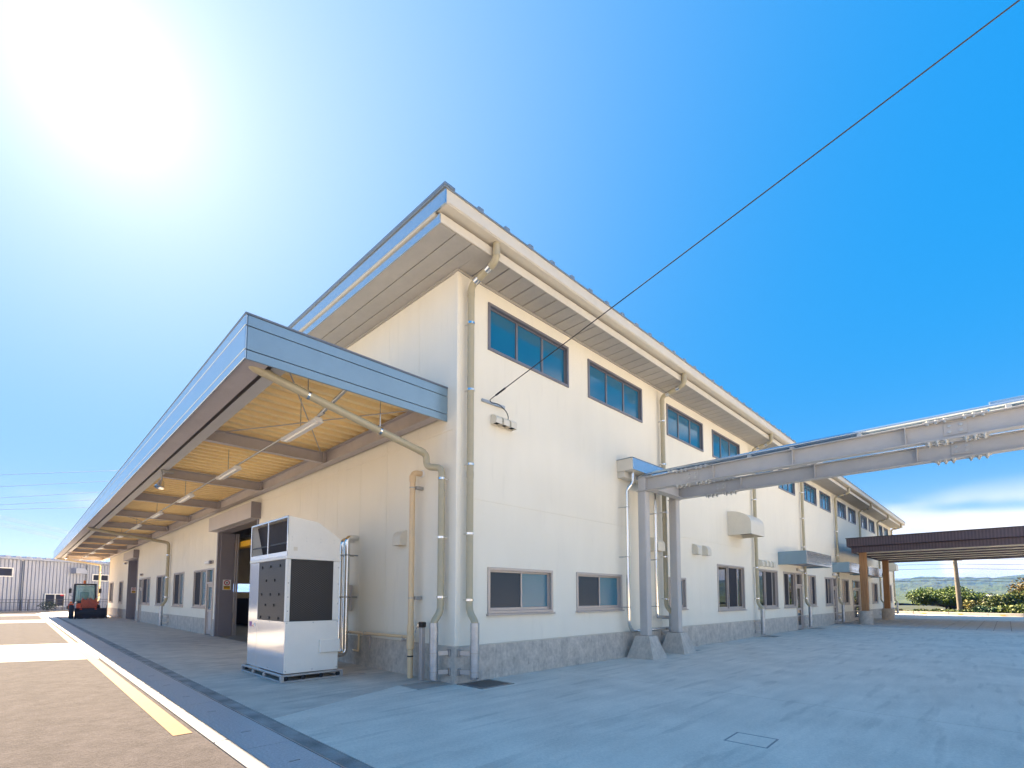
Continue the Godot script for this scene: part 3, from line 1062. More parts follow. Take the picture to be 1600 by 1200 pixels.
	m.quad(Vector3(-0.82, hi + 0.372, -18.8), Vector3(BX + 0.82, hi + 0.372, -18.8), Vector3(BX + 0.82, TOP + 0.4, -BZ - 0.8), Vector3(-0.82, TOP + 0.4, -BZ - 0.8))
	var roof := part(BL, "roof", m, M.roof)
	m = mb()
	sloped(m, -0.825, -0.66, 0.76, -18.8, TOP + 0.373, TOP + 0.405)
	part(roof, "verge_cap", m, M.roof)
	for k in 80:
		m = mb()
		var rx := -0.25 + k * 0.495
		sloped(m, rx, rx + 0.09, 0.745, -18.8, TOP + 0.373, TOP + 0.42)
		part(roof, "rib", m, M.roof)
	m = mb()
	m.box(Vector3(0.15, TOP + 0.1, -BZ + 0.15), Vector3(BX - 0.15, TOP + 0.12, -0.15))
	part(BL, "hall_ceiling", m, M.hall)

func sloped(m: MB, x0: float, x1: float, z0: float, z1: float, y0: float, y1: float) -> void:
	# a bar along Z that rises with the roof pitch
	var mid := Vector3((x0 + x1) / 2, (y0 + y1) / 2 - SLOPE * (z0 + z1) / 2, (z0 + z1) / 2)
	var c := []
	for zz in [z0, z1]:
		for p in [[x0, y0], [x1, y0], [x1, y1], [x0, y1]]:
			c.append(Vector3(p[0], p[1] - SLOPE * zz, zz))
	m.qo(c[0], c[1], c[2], c[3], mid)
	m.qo(c[4], c[5], c[6], c[7], mid)
	for k in 4:
		var j := (k + 1) % 4
		m.qo(c[k], c[j], c[j + 4], c[k + 4], mid)

func holed_box_wall(m: MB) -> void:
	# inner partition with window openings that let daylight in from the far hall
	m.t = Transform3D(Basis(Vector3(0, 0, 1), Vector3(0, 1, 0), Vector3(-1, 0, 0)), Vector3(24.0, 0, 0))
	holed(m, -BZ + 0.2, -0.2, 0.0, TOP, [], 0.0, 0.1)
	m.t = Transform3D()

# ------------------------------------------------------------------ loading canopy on the left
const CX := -2.72
const CZ0 := -0.22
const CZ1 := -40.2
func make_canopy() -> void:
	var cn := thing("loading_canopy", "long flat loading canopy with grey-blue metal edge on the left wall", "canopy", Vector3(-1.36, 0, -20))
	var ys := [[4.146, 4.262], [3.878, 4.138], [3.77, 3.87]]
	var m: MB
	for r in ys:
		m = mb()
		m.box(Vector3(CX + 0.004, r[0], CZ0 - 0.02), Vector3(-0.002, r[1], CZ0), 0.004)
		part(cn, "end_fascia", m, M.alu)
		var z := CZ0
		for k in 10:
			m = mb()
			m.box(Vector3(CX - 0.02, r[0], z - 3.996), Vector3(CX, r[1], z + (0.002 if k == 0 else 0.0)), 0.004)
			part(cn, "front_fascia", m, M.alu_bright)
			z -= 4.0
	m = mb()
	m.box(Vector3(CX, 3.78, CZ1), Vector3(CX + 0.02, 4.25, CZ0 - 0.03))
	m.box(Vector3(CX + 0.02, 3.78, CZ0 - 0.045), Vector3(-0.01, 4.25, CZ0 - 0.03))
	m.box(Vector3(CX + 0.02, 3.78, CZ1), Vector3(-0.01, 4.25, CZ1 + 0.02))
	part(cn, "fascia_backing", m, M.beam)
	m = mb()
	m.box(Vector3(CX - 0.025, 4.263, CZ1 - 0.05), Vector3(0.0, 4.29, CZ0 + 0.006), 0.004)
	part(cn, "roof_sheet", m, M.alu_dark)
	# gutter box behind the front edge
	m = mb()
	m.box(Vector3(CX + 0.022, 3.79, CZ1 + 0.03), Vector3(-2.49, 3.81, CZ0 - 0.05))
	m.box(Vector3(-2.49, 3.79, CZ1 + 0.03), Vector3(-2.475, 4.0, CZ0 - 0.05))
	part(cn, "gutter", m, M.beam)
	# H beams: along the outer edge and along the wall
	for bx in [-2.33, -0.13]:
		m = mb()
		m.box(Vector3(bx - 0.075, 3.820, CZ1 + 0.05), Vector3(bx + 0.075, 3.832, CZ0 - 0.06))
		m.box(Vector3(bx - 0.075, 4.058, CZ1 + 0.05), Vector3(bx + 0.075, 4.070, CZ0 - 0.06))
		m.box(Vector3(bx - 0.006, 3.832, CZ1 + 0.05), Vector3(bx + 0.006, 4.058, CZ0 - 0.06))
		part(cn, "edge_beam", m, M.gantry if bx < -1 else M.beam)
	var zs := []
	for k in 11:
		zs.append(-0.36 - k * 3.62)
	zs.append(-40.0)
	for k in range(1, zs.size()):
		m = mb()
		var zz: float = zs[k]
		m.box(Vector3(-2.25, 3.842, zz - 0.06), Vector3(-0.21, 3.852, zz + 0.06))
		m.box(Vector3(-2.25, 4.040, zz - 0.06), Vector3(-0.21, 4.050, zz + 0.06))
		m.box(Vector3(-2.25, 3.852, zz - 0.005), Vector3(-0.21, 4.040, zz + 0.005))
		var cb := part(cn, "cross_beam", m, M.beam)
		m = mb()
		m.box(Vector3(-2.32, 3.835, zz - 0.05), Vector3(-2.255, 4.055, zz + 0.05), 0.004)
		m.box(Vector3(-0.205, 3.835, zz - 0.05), Vector3(-0.14, 4.055, zz + 0.05), 0.004)
		part(cb, "end_cleat", m, M.beam)
	# corrugated yellow deck, one sheet per bay
	for k in zs.size() - 1:
		m = mb()
		var za: float = zs[k] - 0.005
		var zb: float = zs[k + 1] + 0.005
		var nn := 13
		var pitch := (za - zb) / nn
		for i in nn:
			var q := za - i * pitch
			var pr := [[q, 4.085], [q - pitch * 0.36, 4.085], [q - pitch * 0.48, 4.190], [q - pitch * 0.88, 4.190], [q - pitch, 4.085]]
			for j in 4:
				var a: Array = pr[j]
				var b: Array = pr[j + 1]
				m.quad(Vector3(-2.47, a[1], a[0]), Vector3(-0.02, a[1], a[0]), Vector3(-0.02, b[1], b[0]), Vector3(-2.47, b[1], b[0]))
		part(cn, "deck_sheet", m, M.deck)
	# cross bracing rods
	for pr in [[0, 1], [4, 5], [8, 9]]:
		var za: float = zs[pr[0]] - 0.1
		var zb: float = zs[pr[1]] + 0.1
		for s in 2:
			m = mb()
			m.tube([Vector3(-2.2, 3.940, za if s == 0 else zb), Vector3(-0.25, 3.940 + 0.02 * s, zb if s == 0 else za)], 0.009, 6)
			part(cn, "brace_rod", m, M.beam)
	m = mb()
	m.tube([Vector3(-1.55, 3.80, CZ0 - 0.05), Vector3(-1.55, 3.672, -1.06)], 0.025, 6)
	part(cn, "end_strut", m, M.galv)
	# lamps hung on one conduit
	var cd := thing("lamp_conduit", "thin steel conduit linking the lamps under the loading canopy", "conduit", Vector3(-1.55, 3.6, -20))
	m = mb()
	m.tube([Vector3(-1.55, 3.665, -0.9), Vector3(-1.55, 3.665, -39.0)], 0.016, 8)
	part(cd, "tube", m, M.steel)
	var ord := ["nearest", "second", "third", "fourth", "fifth", "sixth", "seventh", "eighth", "ninth", "tenth", "eleventh"]
	for k in 11:
		var z := -1.68 - k * 3.5
		var l := thing("canopy_lamp", "white strip lamp under the loading canopy, %s from the building corner" % ord[k], "lamp", Vector3(-1.55, 3.6, z), "strip lamps under the loading canopy")
		m = mb()
		m.prism(PackedVector2Array([Vector2(-1.63, 3.60), Vector2(-1.47, 3.60), Vector2(-1.51, 3.65), Vector2(-1.59, 3.65)]), z - 0.6, z + 0.6)
		part(l, "reflector", m, M.plastic_white)
		m = mb()
		m.tube([Vector3(-1.55, 3.592, z - 0.56), Vector3(-1.55, 3.592, z + 0.56)], 0.018, 10)
		part(l, "tube", m, M.white)
		m = mb()
		m.box(Vector3(-1.6, 3.585, z - 0.615), Vector3(-1.5, 3.655, z - 0.6), 0.004)
		m.box(Vector3(-1.6, 3.585, z + 0.6), Vector3(-1.5, 3.655, z + 0.615), 0.004)
		part(l, "end_cap", m, M.plastic_white)
		m = mb()
		m.tube([Vector3(-1.55, 3.66, z), Vector3(-1.55, 4.1, z)], 0.006, 6)
		part(l, "hanger", m, M.steel)
	for s in [[-6.7, "near end", -2.36], [-33.5, "far end", -2.36]]:
		var fl := thing("floodlight", "small silver floodlight on the canopy edge beam at its %s" % s[1], "floodlight", Vector3(s[2], 3.5, s[0]), "floodlights under the canopy edge")
		m = mb()
		m.box(Vector3(s[2] - 0.02, 3.765, s[0] - 0.03), Vector3(s[2] + 0.2, 3.818, s[0] + 0.03), 0.005)
		m.box(Vector3(s[2] - 0.012, 3.56, s[0] - 0.02), Vector3(s[2] + 0.012, 3.765, s[0] + 0.02), 0.004)
		part(fl, "bracket", m, M.steel)
		m = mb()
		m.lathe(Vector3(s[2], 3.58, s[0]), Vector3(-0.3, -1, 0.25), [[0.0, 0.0], [0.05, 0.005], [0.06, 0.06], [0.085, 0.14], [0.085, 0.16], [0.0, 0.15]], 16)
		part(fl, "housing", m, M.chrome)

# ------------------------------------------------------------------ rainwater pipes
func pipe_clamp(p: Node3D, c: Vector3, wall: Vector3, r: float) -> void:
	var m := mb()
	m.lathe(c - Vector3(0, 0.016, 0), Vector3.UP, [[r + 0.001, 0.0], [r + 0.008, 0.0], [r + 0.008, 0.032], [r + 0.001, 0.032]], 16)
	m.tube([c + (wall - c).normalized() * r, wall], 0.01, 6)
	part(p, "clamp", m, M.chrome)

func boot(p: Node3D, c: Vector3, wall: Vector3, top: float) -> void:
	# galvanised guard at the foot, cut slantwise, on two brackets
	var m := mb()
	var r := 0.062
	var out := (c - wall).normalized()
	var n := 18
	for j in n:
		var a0 := TAU * j / n
		var a1 := TAU * (j + 1) / n
		var side := Vector3.UP.cross(out)
		var o0 := out * cos(a0) + side * sin(a0)
		var o1 := out * cos(a1) + side * sin(a1)
		var b0 := c + o0 * r + Vector3(0, 0.05 + 0.05 * (1.0 - cos(a0 - 2.2)) * 0.5, 0)
		var b1 := c + o1 * r + Vector3(0, 0.05 + 0.05 * (1.0 - cos(a1 - 2.2)) * 0.5, 0)
		var t0 := c + o0 * r + Vector3(0, top, 0)
		var t1 := c + o1 * r + Vector3(0, top, 0)
		m.tri(b0, b1, t1, o0, o1, o1)
		m.tri(b0, t1, t0, o0, o1, o0)
	part(p, "guard_sleeve", m, M.galv)
	for y in [0.16, 0.42]:
		m = mb()
		m.lathe(c + Vector3(0, y, 0), Vector3.UP, [[r, 0.0], [r + 0.006, 0.0], [r + 0.006, 0.014], [r, 0.014]], 18)
		var e := wall + Vector3(0, y, 0)
		var q := c + Vector3(0, y, 0) - out * r
		var s := Vector3.UP.cross(out) * 0.012
		m.qo(q - s + Vector3(0, 0.03, 0), q + s + Vector3(0, 0.03, 0), e + s + Vector3(0, 0.03, 0), e - s + Vector3(0, 0.03, 0), q.lerp(e, 0.5))
		m.qo(q - s - Vector3(0, 0.03, 0), q - s + Vector3(0, 0.03, 0), e - s + Vector3(0, 0.03, 0), e - s - Vector3(0, 0.03, 0), q.lerp(e, 0.5))
		m.qo(q + s - Vector3(0, 0.03, 0), q + s + Vector3(0, 0.03, 0), e + s + Vector3(0, 0.03, 0), e + s - Vector3(0, 0.03, 0), q.lerp(e, 0.5))
		m.box(e - Vector3(0.03, 0.05, 0.03), e + Vector3(0.03, 0.05, 0.03), 0.004)
		part(p, "bracket", m, M.steel)

func joint_ring(p: Node3D, c: Vector3, d: Vector3, r: float, mat: Material) -> void:
	var m := mb()
	m.lathe(c - d.normalized() * 0.04, d, [[r, 0.0], [r + 0.005, 0.0], [r + 0.005, 0.08], [r, 0.08]], 16)
	part(p, "socket", m, mat)

func make_downpipes() -> void:
	var r := 0.05
	var lab := ["beige downpipe on the right wall beside the building corner", "beige downpipe behind the grey gantry columns", "beige downpipe beside the large vent hood", "beige downpipe in front of the first entrance awning", "beige downpipe behind the second entrance awning", "beige downpipe in front of the third entrance awning", "beige downpipe behind the second carport post", "beige downpipe at the far end of the right wall"]
	var xs := [0.17, 5.88, 11.62, 16.75, 22.05, 27.3, 32.55, 37.75]
	for k in 8:
		var x: float = xs[k]
		var p := thing("downpipe", lab[k], "downpipe", Vector3(x, 0, 0.1), "rainwater downpipes")
		var m := mb()
		m.tube(bend([Vector3(x, 6.16, 0.64), Vector3(x, 5.9, 0.64), Vector3(x, 5.78, 0.1), Vector3(x, 1.0, 0.1), Vector3(x, 0.86, 0.22), Vector3(x, 0.78, 0.22)], 0.1), r, 16)
		part(p, "pipe", m, M.pvc)
		for y in [5.2, 4.2, 3.1, 2.1, 1.16]:
			if k < 4 or y < 5:
				pipe_clamp(p, Vector3(x, y, 0.1), Vector3(x - 0.03, y, 0.0), r)
		for y in [2.95, 5.66]:
			joint_ring(p, Vector3(x, y, 0.1), Vector3.UP, r, M.pvc)
		joint_ring(p, Vector3(x, 6.0, 0.64), Vector3.UP, r, M.pvc)
		joint_ring(p, Vector3(x, 5.865, 0.48), Vector3(0, 0.12, 0.54), r, M.chrome)
		joint_ring(p, Vector3(x, 5.81, 0.24), Vector3(0, 0.12, 0.54), r, M.chrome)
		boot(p, Vector3(x, 0, 0.22), Vector3(x - 0.12 if k == 0 else x - 0.06, 0, 0.012), 0.84)
	# canopy drains on the left wall
	var q := thing("downpipe", "beige downpipe that slants from the canopy edge to the left wall", "downpipe", Vector3(-0.1, 0, -0.21), "rainwater downpipes")
	var m := mb()
	m.tube(bend([Vector3(-2.6, 3.95, -0.45), Vector3(-2.6, 3.8, -0.45), Vector3(-0.2, 3.29, -0.45), Vector3(-0.2, 3.1, -0.45), Vector3(-0.1, 3.06, -0.21), Vector3(-0.1, 1.0, -0.21), Vector3(-0.21, 0.86, -0.21), Vector3(-0.21, 0.78, -0.21)], 0.09), r, 16)
	part(q, "pipe", m, M.pvc)
	for y in [2.9, 2.05, 1.2]:
		pipe_clamp(q, Vector3(-0.1, y, -0.21), Vector3(0, y, -0.18), r)
	for f in [0.27, 0.68]:
		var c := Vector3(-2.6, 3.8, -0.45).lerp(Vector3(-0.2, 3.29, -0.45), f)
		m = mb()
		m.tube([c, Vector3(c.x, 4.08, c.z)], 0.007, 6)
		m.lathe(c - Vector3(0.012, -0.003, 0), Vector3(2.4, -0.5, 0), [[r, 0.0], [r + 0.006, 0.0], [r + 0.006, 0.03], [r, 0.03]], 16)
		part(q, "hanger", m, M.chrome)
	joint_ring(q, Vector3(-2.42, 3.765, -0.45), Vector3(2.4, -0.51, 0), r, M.pvc)
	joint_ring(q, Vector3(-0.29, 3.31, -0.45), Vector3(2.4, -0.51, 0), r, M.pvc)
	boot(q, Vector3(-0.21, 0, -0.21), Vector3(-0.012, 0, -0.1), 0.84)
	for s in [[-18.5, "beige canopy downpipe between the left wall windows", -0.1], [-38.6, "beige canopy downpipe past the far end of the left wall", -0.4]]:
		var z: float = s[0]
		var xw: float = s[2]
		q = thing("downpipe", s[1], "downpipe", Vector3(xw, 0, z), "rainwater downpipes")
		m = mb()
		m.tube(bend([Vector3(-2.6, 3.9, z), Vector3(-2.6, 3.74, z), Vector3(xw, 3.4, z), Vector3(xw, 1.05, z), Vector3(xw - 0.15, 0.86, z), Vector3(xw - 0.15, 0.78, z)], 0.12), r + 0.01, 14)
		part(q, "pipe", m, M.pvc)
		for y in [2.9, 2.0, 1.2]:
			pipe_clamp(q, Vector3(xw, y, z), Vector3(xw + 0.1, y, z + 0.05), r + 0.01)
		boot(q, Vector3(xw - 0.15, 0, z), Vector3(minf(xw + 0.1, -0.012), 0, z + 0.06), 0.84)

# ------------------------------------------------------------------ wall fittings
func vent_hood(called: String, label: String, group: String, left: bool, u: float, v: float, w: float, h: float, d: float) -> void:
	# a small deep-drawn hood, open below
	var at := Vector3(u, v, 0.0)
	if left:
		at = LFB * at
	var t := thing(called, label, "vent", at, group)
	var m := face(left)
	var n := 8
	var prof := []
	for k in n + 1:
		var a := PI * 0.5 * k / n
		prof.append(Vector2(d * sin(a), h * (0.45 + 0.55 * cos(a))))
	prof.append(Vector2(d, 0.0))
	var uu := [-w / 2, w / 2]
	for k in prof.size() - 1:
		var a: Vector2 = prof[k]
		var b: Vector2 = prof[k + 1]
		m.quad(Vector3(u - w / 2, v + b.y, b.x), Vector3(u + w / 2, v + b.y, b.x), Vector3(u + w / 2, v + a.y, a.x), Vector3(u - w / 2, v + a.y, a.x))
		for s in uu:
			var o := Vector3(u + s, v, 0)
			m.qo(Vector3(u + s, v, a.x), Vector3(u + s, v, b.x), Vector3(u + s, v + b.y, b.x), Vector3(u + s, v + a.y, a.x), Vector3(u, v + h * 0.3, d * 0.3))
	part(t, "hood", m, M.vent)
	m = face(left)
	m.box(Vector3(u - w * 0.52, v - 0.01, 0.001), Vector3(u + w * 0.52, v + h * 1.02, 0.012), 0.004)
	part(t, "flange", m, M.vent)
	m = face(left)
	m.box(Vector3(u - w * 0.45, v + h * 0.15, 0.012), Vector3(u + w * 0.45, v + h * 0.2, d * 0.9))
	part(t, "louvre", m, M.gap)

func make_wall_fittings() -> void:
	for k in 3:
		vent_hood("vent_hood", "%s of the three small vent hoods under the overhead cable bracket" % ["leftmost", "middle", "rightmost"][k], "three small vent hoods under the cable", false, 0.72 + k * 0.16, 3.84, 0.125, 0.15, 0.13)
	for k in 2:
		vent_hood("vent_hood", "%s of the two square vent hoods beside the gantry" % ["left", "right"][k], "two vent hoods beside the gantry", false, 7.56 + k * 0.56, 2.26, 0.22, 0.26, 0.15)
	vent_hood("vent_hood", "cream vent hood on the wall between the two gantry columns", "", false, 5.5, 2.2, 0.3, 0.3, 0.22)
	for k in 4:
		vent_hood("vent_hood", "%s of the four small vent hoods above the office window" % ["first", "second", "third", "fourth"][k], "four vent hoods above the office window", false, 12.2 + k * 0.36, 2.18, 0.17, 0.2, 0.11)
	vent_hood("vent_hood", "small pale vent hood on the left wall beside the cream pipe", "", true, -1.36, 2.02, 0.22, 0.24, 0.13)
	vent_hood("weather_hood", "large cream weather hood on the right wall", "", false, 10.25, 2.93, 1.05, 0.68, 0.62)
	vent_hood("weather_hood", "pale weather hood at the far end of the right wall", "", false, 35.8, 2.9, 1.0, 0.62, 0.55)
	# cable bracket and overhead service cable
	var br := thing("cable_bracket", "flat steel cable bracket high on the right wall", "bracket", Vector3(0.7, 4.16, 0.02))
	var m := mb()
	m.t = Transform3D(Basis(Vector3(0, 0, 1), 0.02), Vector3(0.7, 4.17, 0))
	m.box(Vector3(-0.24, -0.022, 0.0), Vector3(0.24, 0.022, 0.03), 0.004)
	part(br, "bar", m, M.galv)
	var cb := thing("overhead_cable", "thin black service cable rising from the wall bracket into the sky", "cable", Vector3(0.63, 4.2, 0.05))
	m = mb()
	var p0 := Vector3(0.63, 4.23, 0.07)
	var p1 := Vector3(1.06, 5.95, 5.83)
	var pts := []
	for k in 13:
		var f := k / 12.0 * 3.4
		pts.append(p0.lerp(p1, f))
	m.tube(pts, 0.0075, 6)
	part(cb, "span", m, M.wire)
	m = mb()
	m.tube([p0 + (p1 - p0) * 0.012, p0 + (p1 - p0) * 0.045], 0.014, 8)
	part(cb, "clamp", m, M.black)
	m = mb()
	m.tube(bend([p0, Vector3(0.58, 4.18, 0.06), Vector3(0.62, 4.15, 0.06), Vector3(0.76, 4.17, 0.07), Vector3(0.92, 4.09, 0.08), Vector3(0.95, 3.98, 0.1), Vector3(0.88, 3.9, 0.1), Vector3(0.8, 3.9, 0.1)], 0.08), 0.007, 6)
	part(cb, "tail_loop", m, M.wire)
	# shallow box above the first gantry column
	var bx := thing("duct_box", "flat cream duct box on the right wall above the gantry column", "box", Vector3(4.6, 3.62, 0.3))
	m = mb()
	m.box(Vector3(4.12, 3.72, 0.0), Vector3(6.1, 3.96, 0.36), 0.008)
	part(bx, "casing", m, M.fascia)
	m = mb()
	m.box(Vector3(4.13, 3.725, 0.361), Vector3(6.09, 3.955, 0.372), 0.003)
	part(bx, "front_panel", m, M.alu_bright)
	m = mb()
	m.box(Vector3(4.11, 3.96, 0.0), Vector3(6.11, 3.972, 0.37), 0.003)
	part(bx, "lid", m, M.roof)
	m = mb()
	m.box(Vector3(4.14, 3.60, 0.0), Vector3(6.1, 3.718, 0.16), 0.006)
	part(bx, "back_plate", m, M.fascia)
	# emergency-style wall lamps beside doors
	for s in [[true, -12.52, 2.3, "wall lamp above the glazed door beside the open roller door"], [true, -24.9, 2.3, "wall lamp above the glazed door near the closed roller shutter"], [true, -30.2, 3.12, "pale wall lamp beside the closed roller shutter"], [false, 16.3, 2.2, "wall lamp under the first entrance awning"], [false, 21.6, 2.2, "wall lamp under the second entrance awning"]]:
		var o := Vector3(s[1], s[2], 0.06)
		var l := thing("wall_lamp", s[3], "lamp", LFB * o if s[0] else o, "wall lamps")
		m = face(s[0])
		m.box(Vector3(s[1] - 0.3, s[2] - 0.04, 0.001), Vector3(s[1] + 0.3, s[2] + 0.06, 0.05), 0.006)
		part(l, "base", m, M.bronze)
		m = face(s[0])
		m.box(Vector3(s[1] - 0.29, s[2] - 0.05, 0.051), Vector3(s[1] + 0.18, s[2] + 0.05, 0.13), 0.02)
		part(l, "diffuser", m, M.plastic_white)
		m = face(s[0])
		m.box(Vector3(s[1] + 0.19, s[2] - 0.05, 0.051), Vector3(s[1] + 0.3, s[2] + 0.05, 0.12), 0.006)
		part(l, "end_box", m, M.dark_frame)
	# entrance awnings
	for s in [[13.97, 17.2, 0.88, "first"], [21.42, 24.9, 0.66, "second"], [25.6, 30.2, 0.66, "third"]]:
		var a := thing("entrance_awning", "flat grey metal entrance awning on the right wall, %s from the camera" % s[3], "awning", Vector3((s[0] + s[1]) / 2, 2.3, 0.4), "flat entrance awnings")
		for e in [s[0], s[1] - 0.02]:
			m = mb()
			m.box(Vector3(e, 2.30, 0.0), Vector3(e + 0.02, 2.74, s[2] - 0.021), 0.004)
			part(a, "side_panel", m, M.alu)
		var yy := [[2.30, 2.385], [2.393, 2.625], [2.633, 2.74]]
		for r in yy:
			m = mb()
			m.box(Vector3(s[0], r[0], s[2] - 0.02), Vector3(s[1], r[1], s[2]), 0.004)
			part(a, "front_panel", m, M.awning)
		m = mb()
		m.box(Vector3(s[0] + 0.021, 2.70, 0.0), Vector3(s[1] - 0.021, 2.72, s[2] - 0.022))
		m.box(Vector3(s[0] + 0.021, 2.36, 0.0), Vector3(s[1] - 0.021, 2.375, s[2] - 0.022))
		part(a, "soffit", m, M.beam)

# ------------------------------------------------------------------ outdoor unit and pipes by the left wall
func make_outdoor_unit() -> void:
	var x0 := -1.64
	var x1 := -0.85
	var z1 := -1.78
	var z0 := -3.36
	var t := thing("outdoor_unit", "tall white outdoor cooling unit with dark grilles beside the left wall", "cooling unit", Vector3((x0 + x1) / 2, 0, (z0 + z1) / 2))
	var m := mb()
	# skid: two layers of channel with spacer feet
	for y in [[0.0, 0.028], [0.082, 0.11]]:
		m.box(Vector3(x0 - 0.06, y[0], z1 + 0.02), Vector3(x1 + 0.06, y[1], z1 + 0.06), 0.005)
		m.box(Vector3(x0 - 0.06, y[0], z0 - 0.06), Vector3(x1 + 0.06, y[1], z0 - 0.02), 0.005)
		m.box(Vector3(x0 - 0.061, y[0], z0 - 0.02), Vector3(x0 - 0.02, y[1], z1 + 0.02), 0.005)
		m.box(Vector3(x1 + 0.02, y[0], z0 - 0.02), Vector3(x1 + 0.061, y[1], z1 + 0.02), 0.005)
	var skid := part(t, "skid", m, M.galv)
	for f in [0.02, 0.33, 0.66, 0.98]:
		for s in [z0 - 0.04, z1 + 0.04]:
			m = mb()
			var fx := lerpf(x0, x1, f)
			m.lathe(Vector3(fx, 0.028, s), Vector3.UP, [[0.022, 0.0], [0.03, 0.012], [0.03, 0.042], [0.022, 0.054]], 10)
			part(skid, "foot", m, M.rubber)
	for f in [0.3, 0.6]:
		m = mb()
		m.lathe(Vector3(x0 - 0.04, 0.028, lerpf(z0, z1, f)), Vector3.UP, [[0.022, 0.0], [0.03, 0.012], [0.03, 0.042], [0.022, 0.054]], 10)
		part(skid, "foot", m, M.bronze)
	for s in [z0 - 0.04, z1 + 0.04]:
		for xx in [x0 - 0.04, x1 + 0.04]:
			m = mb()
			m.box(Vector3(xx - 0.026, 0.022, s - 0.026), Vector3(xx + 0.026, 0.088, s + 0.026), 0.006)
			part(skid, "corner_block", m, M.galv)
	m = mb()
	m.box(Vector3(x0 + 0.012, 0.112, z0 + 0.012), Vector3(x1 - 0.012, 1.74, z1 - 0.012))
	part(t, "body", m, M.gap)
	# side panels of the body
	m = mb()
	m.box(Vector3(x0, 0.115, z1 - 0.011), Vector3(x1, 0.85, z1), 0.004)
	part(t, "front_panel", m, M.white)
	m = mb()
	m.box(Vector3(x0, 0.853, z1 - 0.011), Vector3(x0 + 0.055, 1.745, z1), 0.004)
	m.box(Vector3(x1 - 0.1, 0.853, z1 - 0.011), Vector3(x1, 1.745, z1), 0.004)
	part(t, "front_post", m, M.white)
	m = mb()
	m.box(Vector3(x0 - 0.001, 0.115, -2.94), Vector3(x0 + 0.011, 0.85, z1 - 0.012), 0.003)
	part(t, "side_panel", m, M.white_gloss, "glossy white lower side panel that mirrors the yard")
	m = mb()
	m.box(Vector3(x0 - 0.001, 0.115, z0), Vector3(x0 + 0.011, 1.745, -2.945), 0.003)
	part(t, "side_panel", m, M.white_gloss)
	m = mb()
	m.box(Vector3(x0 - 0.001, 0.853, -1.84), Vector3(x0 + 0.011, 1.745, z1 - 0.012), 0.003)
	part(t, "front_post", m, M.white)
	m = mb()
	m.box(Vector3(x1 - 0.011, 0.115, z0), Vector3(x1, 1.745, z1 - 0.012), 0.003)
	part(t, "side_panel", m, M.white)
	m = mb()
	m.box(Vector3(x0 + 0.012, 0.115, z0), Vector3(x1 - 0.012, 1.745, z0 + 0.01), 0.003)
	part(t, "rear_panel", m, M.white)
	# grilles set a little back
	m = mb()
	m.box(Vector3(x0 + 0.055, 0.853, z1 - 0.022), Vector3(x1 - 0.1, 1.745, z1 - 0.008))
	var g1 := part(t, "grille", m, M.mesh_metal)
	m = mb()
	m.box(Vector3(x0 + 0.006, 0.853, -2.94), Vector3(x0 + 0.018, 1.745, -1.845))
	var g2 := part(t, "grille", m, M.mesh_metal)
	for r in [[1.66, [0.1, 0.45, 0.82]], [1.45, [0.28, 0.62]], [1.24, [0.1, 0.46, 0.8]], [1.08, [0.27, 0.62]], [0.89, [0.08, 0.45, 0.8]]]:
		for q in r[1]:
			m = mb()
			var kz := lerpf(-2.9, -1.87, q)
			m.lathe(Vector3(x0 + 0.006, r[0], kz), Vector3(-1, 0, 0), [[0.022, 0.0], [0.018, 0.012], [0.0, 0.014]], 8)
			part(g2, "knob", m, M.black)
	for q in [[-1.2, 1.6], [-1.215, 1.3], [-1.225, 1.0]]:
		m = mb()
		m.lathe(Vector3(q[0], q[1], z1 - 0.008), Vector3(0, 0, 1), [[0.014, 0.0], [0.011, 0.008], [0.0, 0.009]], 8)
		part(g1, "knob", m, M.black)
	# collar and exhaust hood
	m = mb()
	m.box(Vector3(x0 - 0.008, 1.748, z0 - 0.006), Vector3(x1 + 0.008, 1.79, z1 + 0.008), 0.005)
	part(t, "collar", m, M.white)
	m = mb()
	var hp := PackedVector2Array([Vector2(x0, 1.79), Vector2(x0, 2.37), Vector2(-1.2, 2.315), Vector2(x1 - 0.0, 2.09), Vector2(x1, 1.79)])
	for zz in [[z1 - 0.01, z1], [z0, z0 + 0.01]]:
		m.prism(hp, zz[0], zz[1])
	for k in range(1, 4):
		var a := hp[k]
		var b := hp[k + 1]
		m.quad(Vector3(a.x, a.y, z1), Vector3(b.x, b.y, z1), Vector3(b.x, b.y, z0), Vector3(a.x, a.y, z0))
	var hood := part(t, "exhaust_hood", m, M.white)
	m = mb()
	m.box(Vector3(x0 - 0.004, 1.79, z0), Vector3(x0 + 0.012, 1.86, z1), 0.003)
	m.box(Vector3(x0 - 0.004, 2.345, z0), Vector3(x0 + 0.012, 2.372, z1), 0.003)
	for zz in [z0, (z0 + z1) / 2 - 0.02, z1 - 0.028]:
		m.box(Vector3(x0 - 0.004, 1.86, zz), Vector3(x0 + 0.012, 2.345, zz + 0.028), 0.003)
	part(hood, "outlet_frame", m, M.white_gloss)
	m = mb()
	m.quad(Vector3(x0 + 0.2, 1.8, z0 + 0.02), Vector3(x0 + 0.2, 1.8, z1 - 0.02), Vector3(x0 + 0.09, 2.34, z1 - 0.02), Vector3(x0 + 0.09, 2.34, z0 + 0.02))
	part(hood, "inner_baffle", m, M.screen)
	m = mb()
	m.box(Vector3(x0 + 0.02, 1.98, z0 + 0.03), Vector3(x0 + 0.04, 2.0, z1 - 0.03))
	part(hood, "damper_rod", m, M.black)
	m = mb()
	m.box(Vector3(-1.555, 1.87, z1), Vector3(-1.50, 1.925, z1 + 0.003))
	part(hood, "plate_sticker", m, M.vent)
	m = mb()
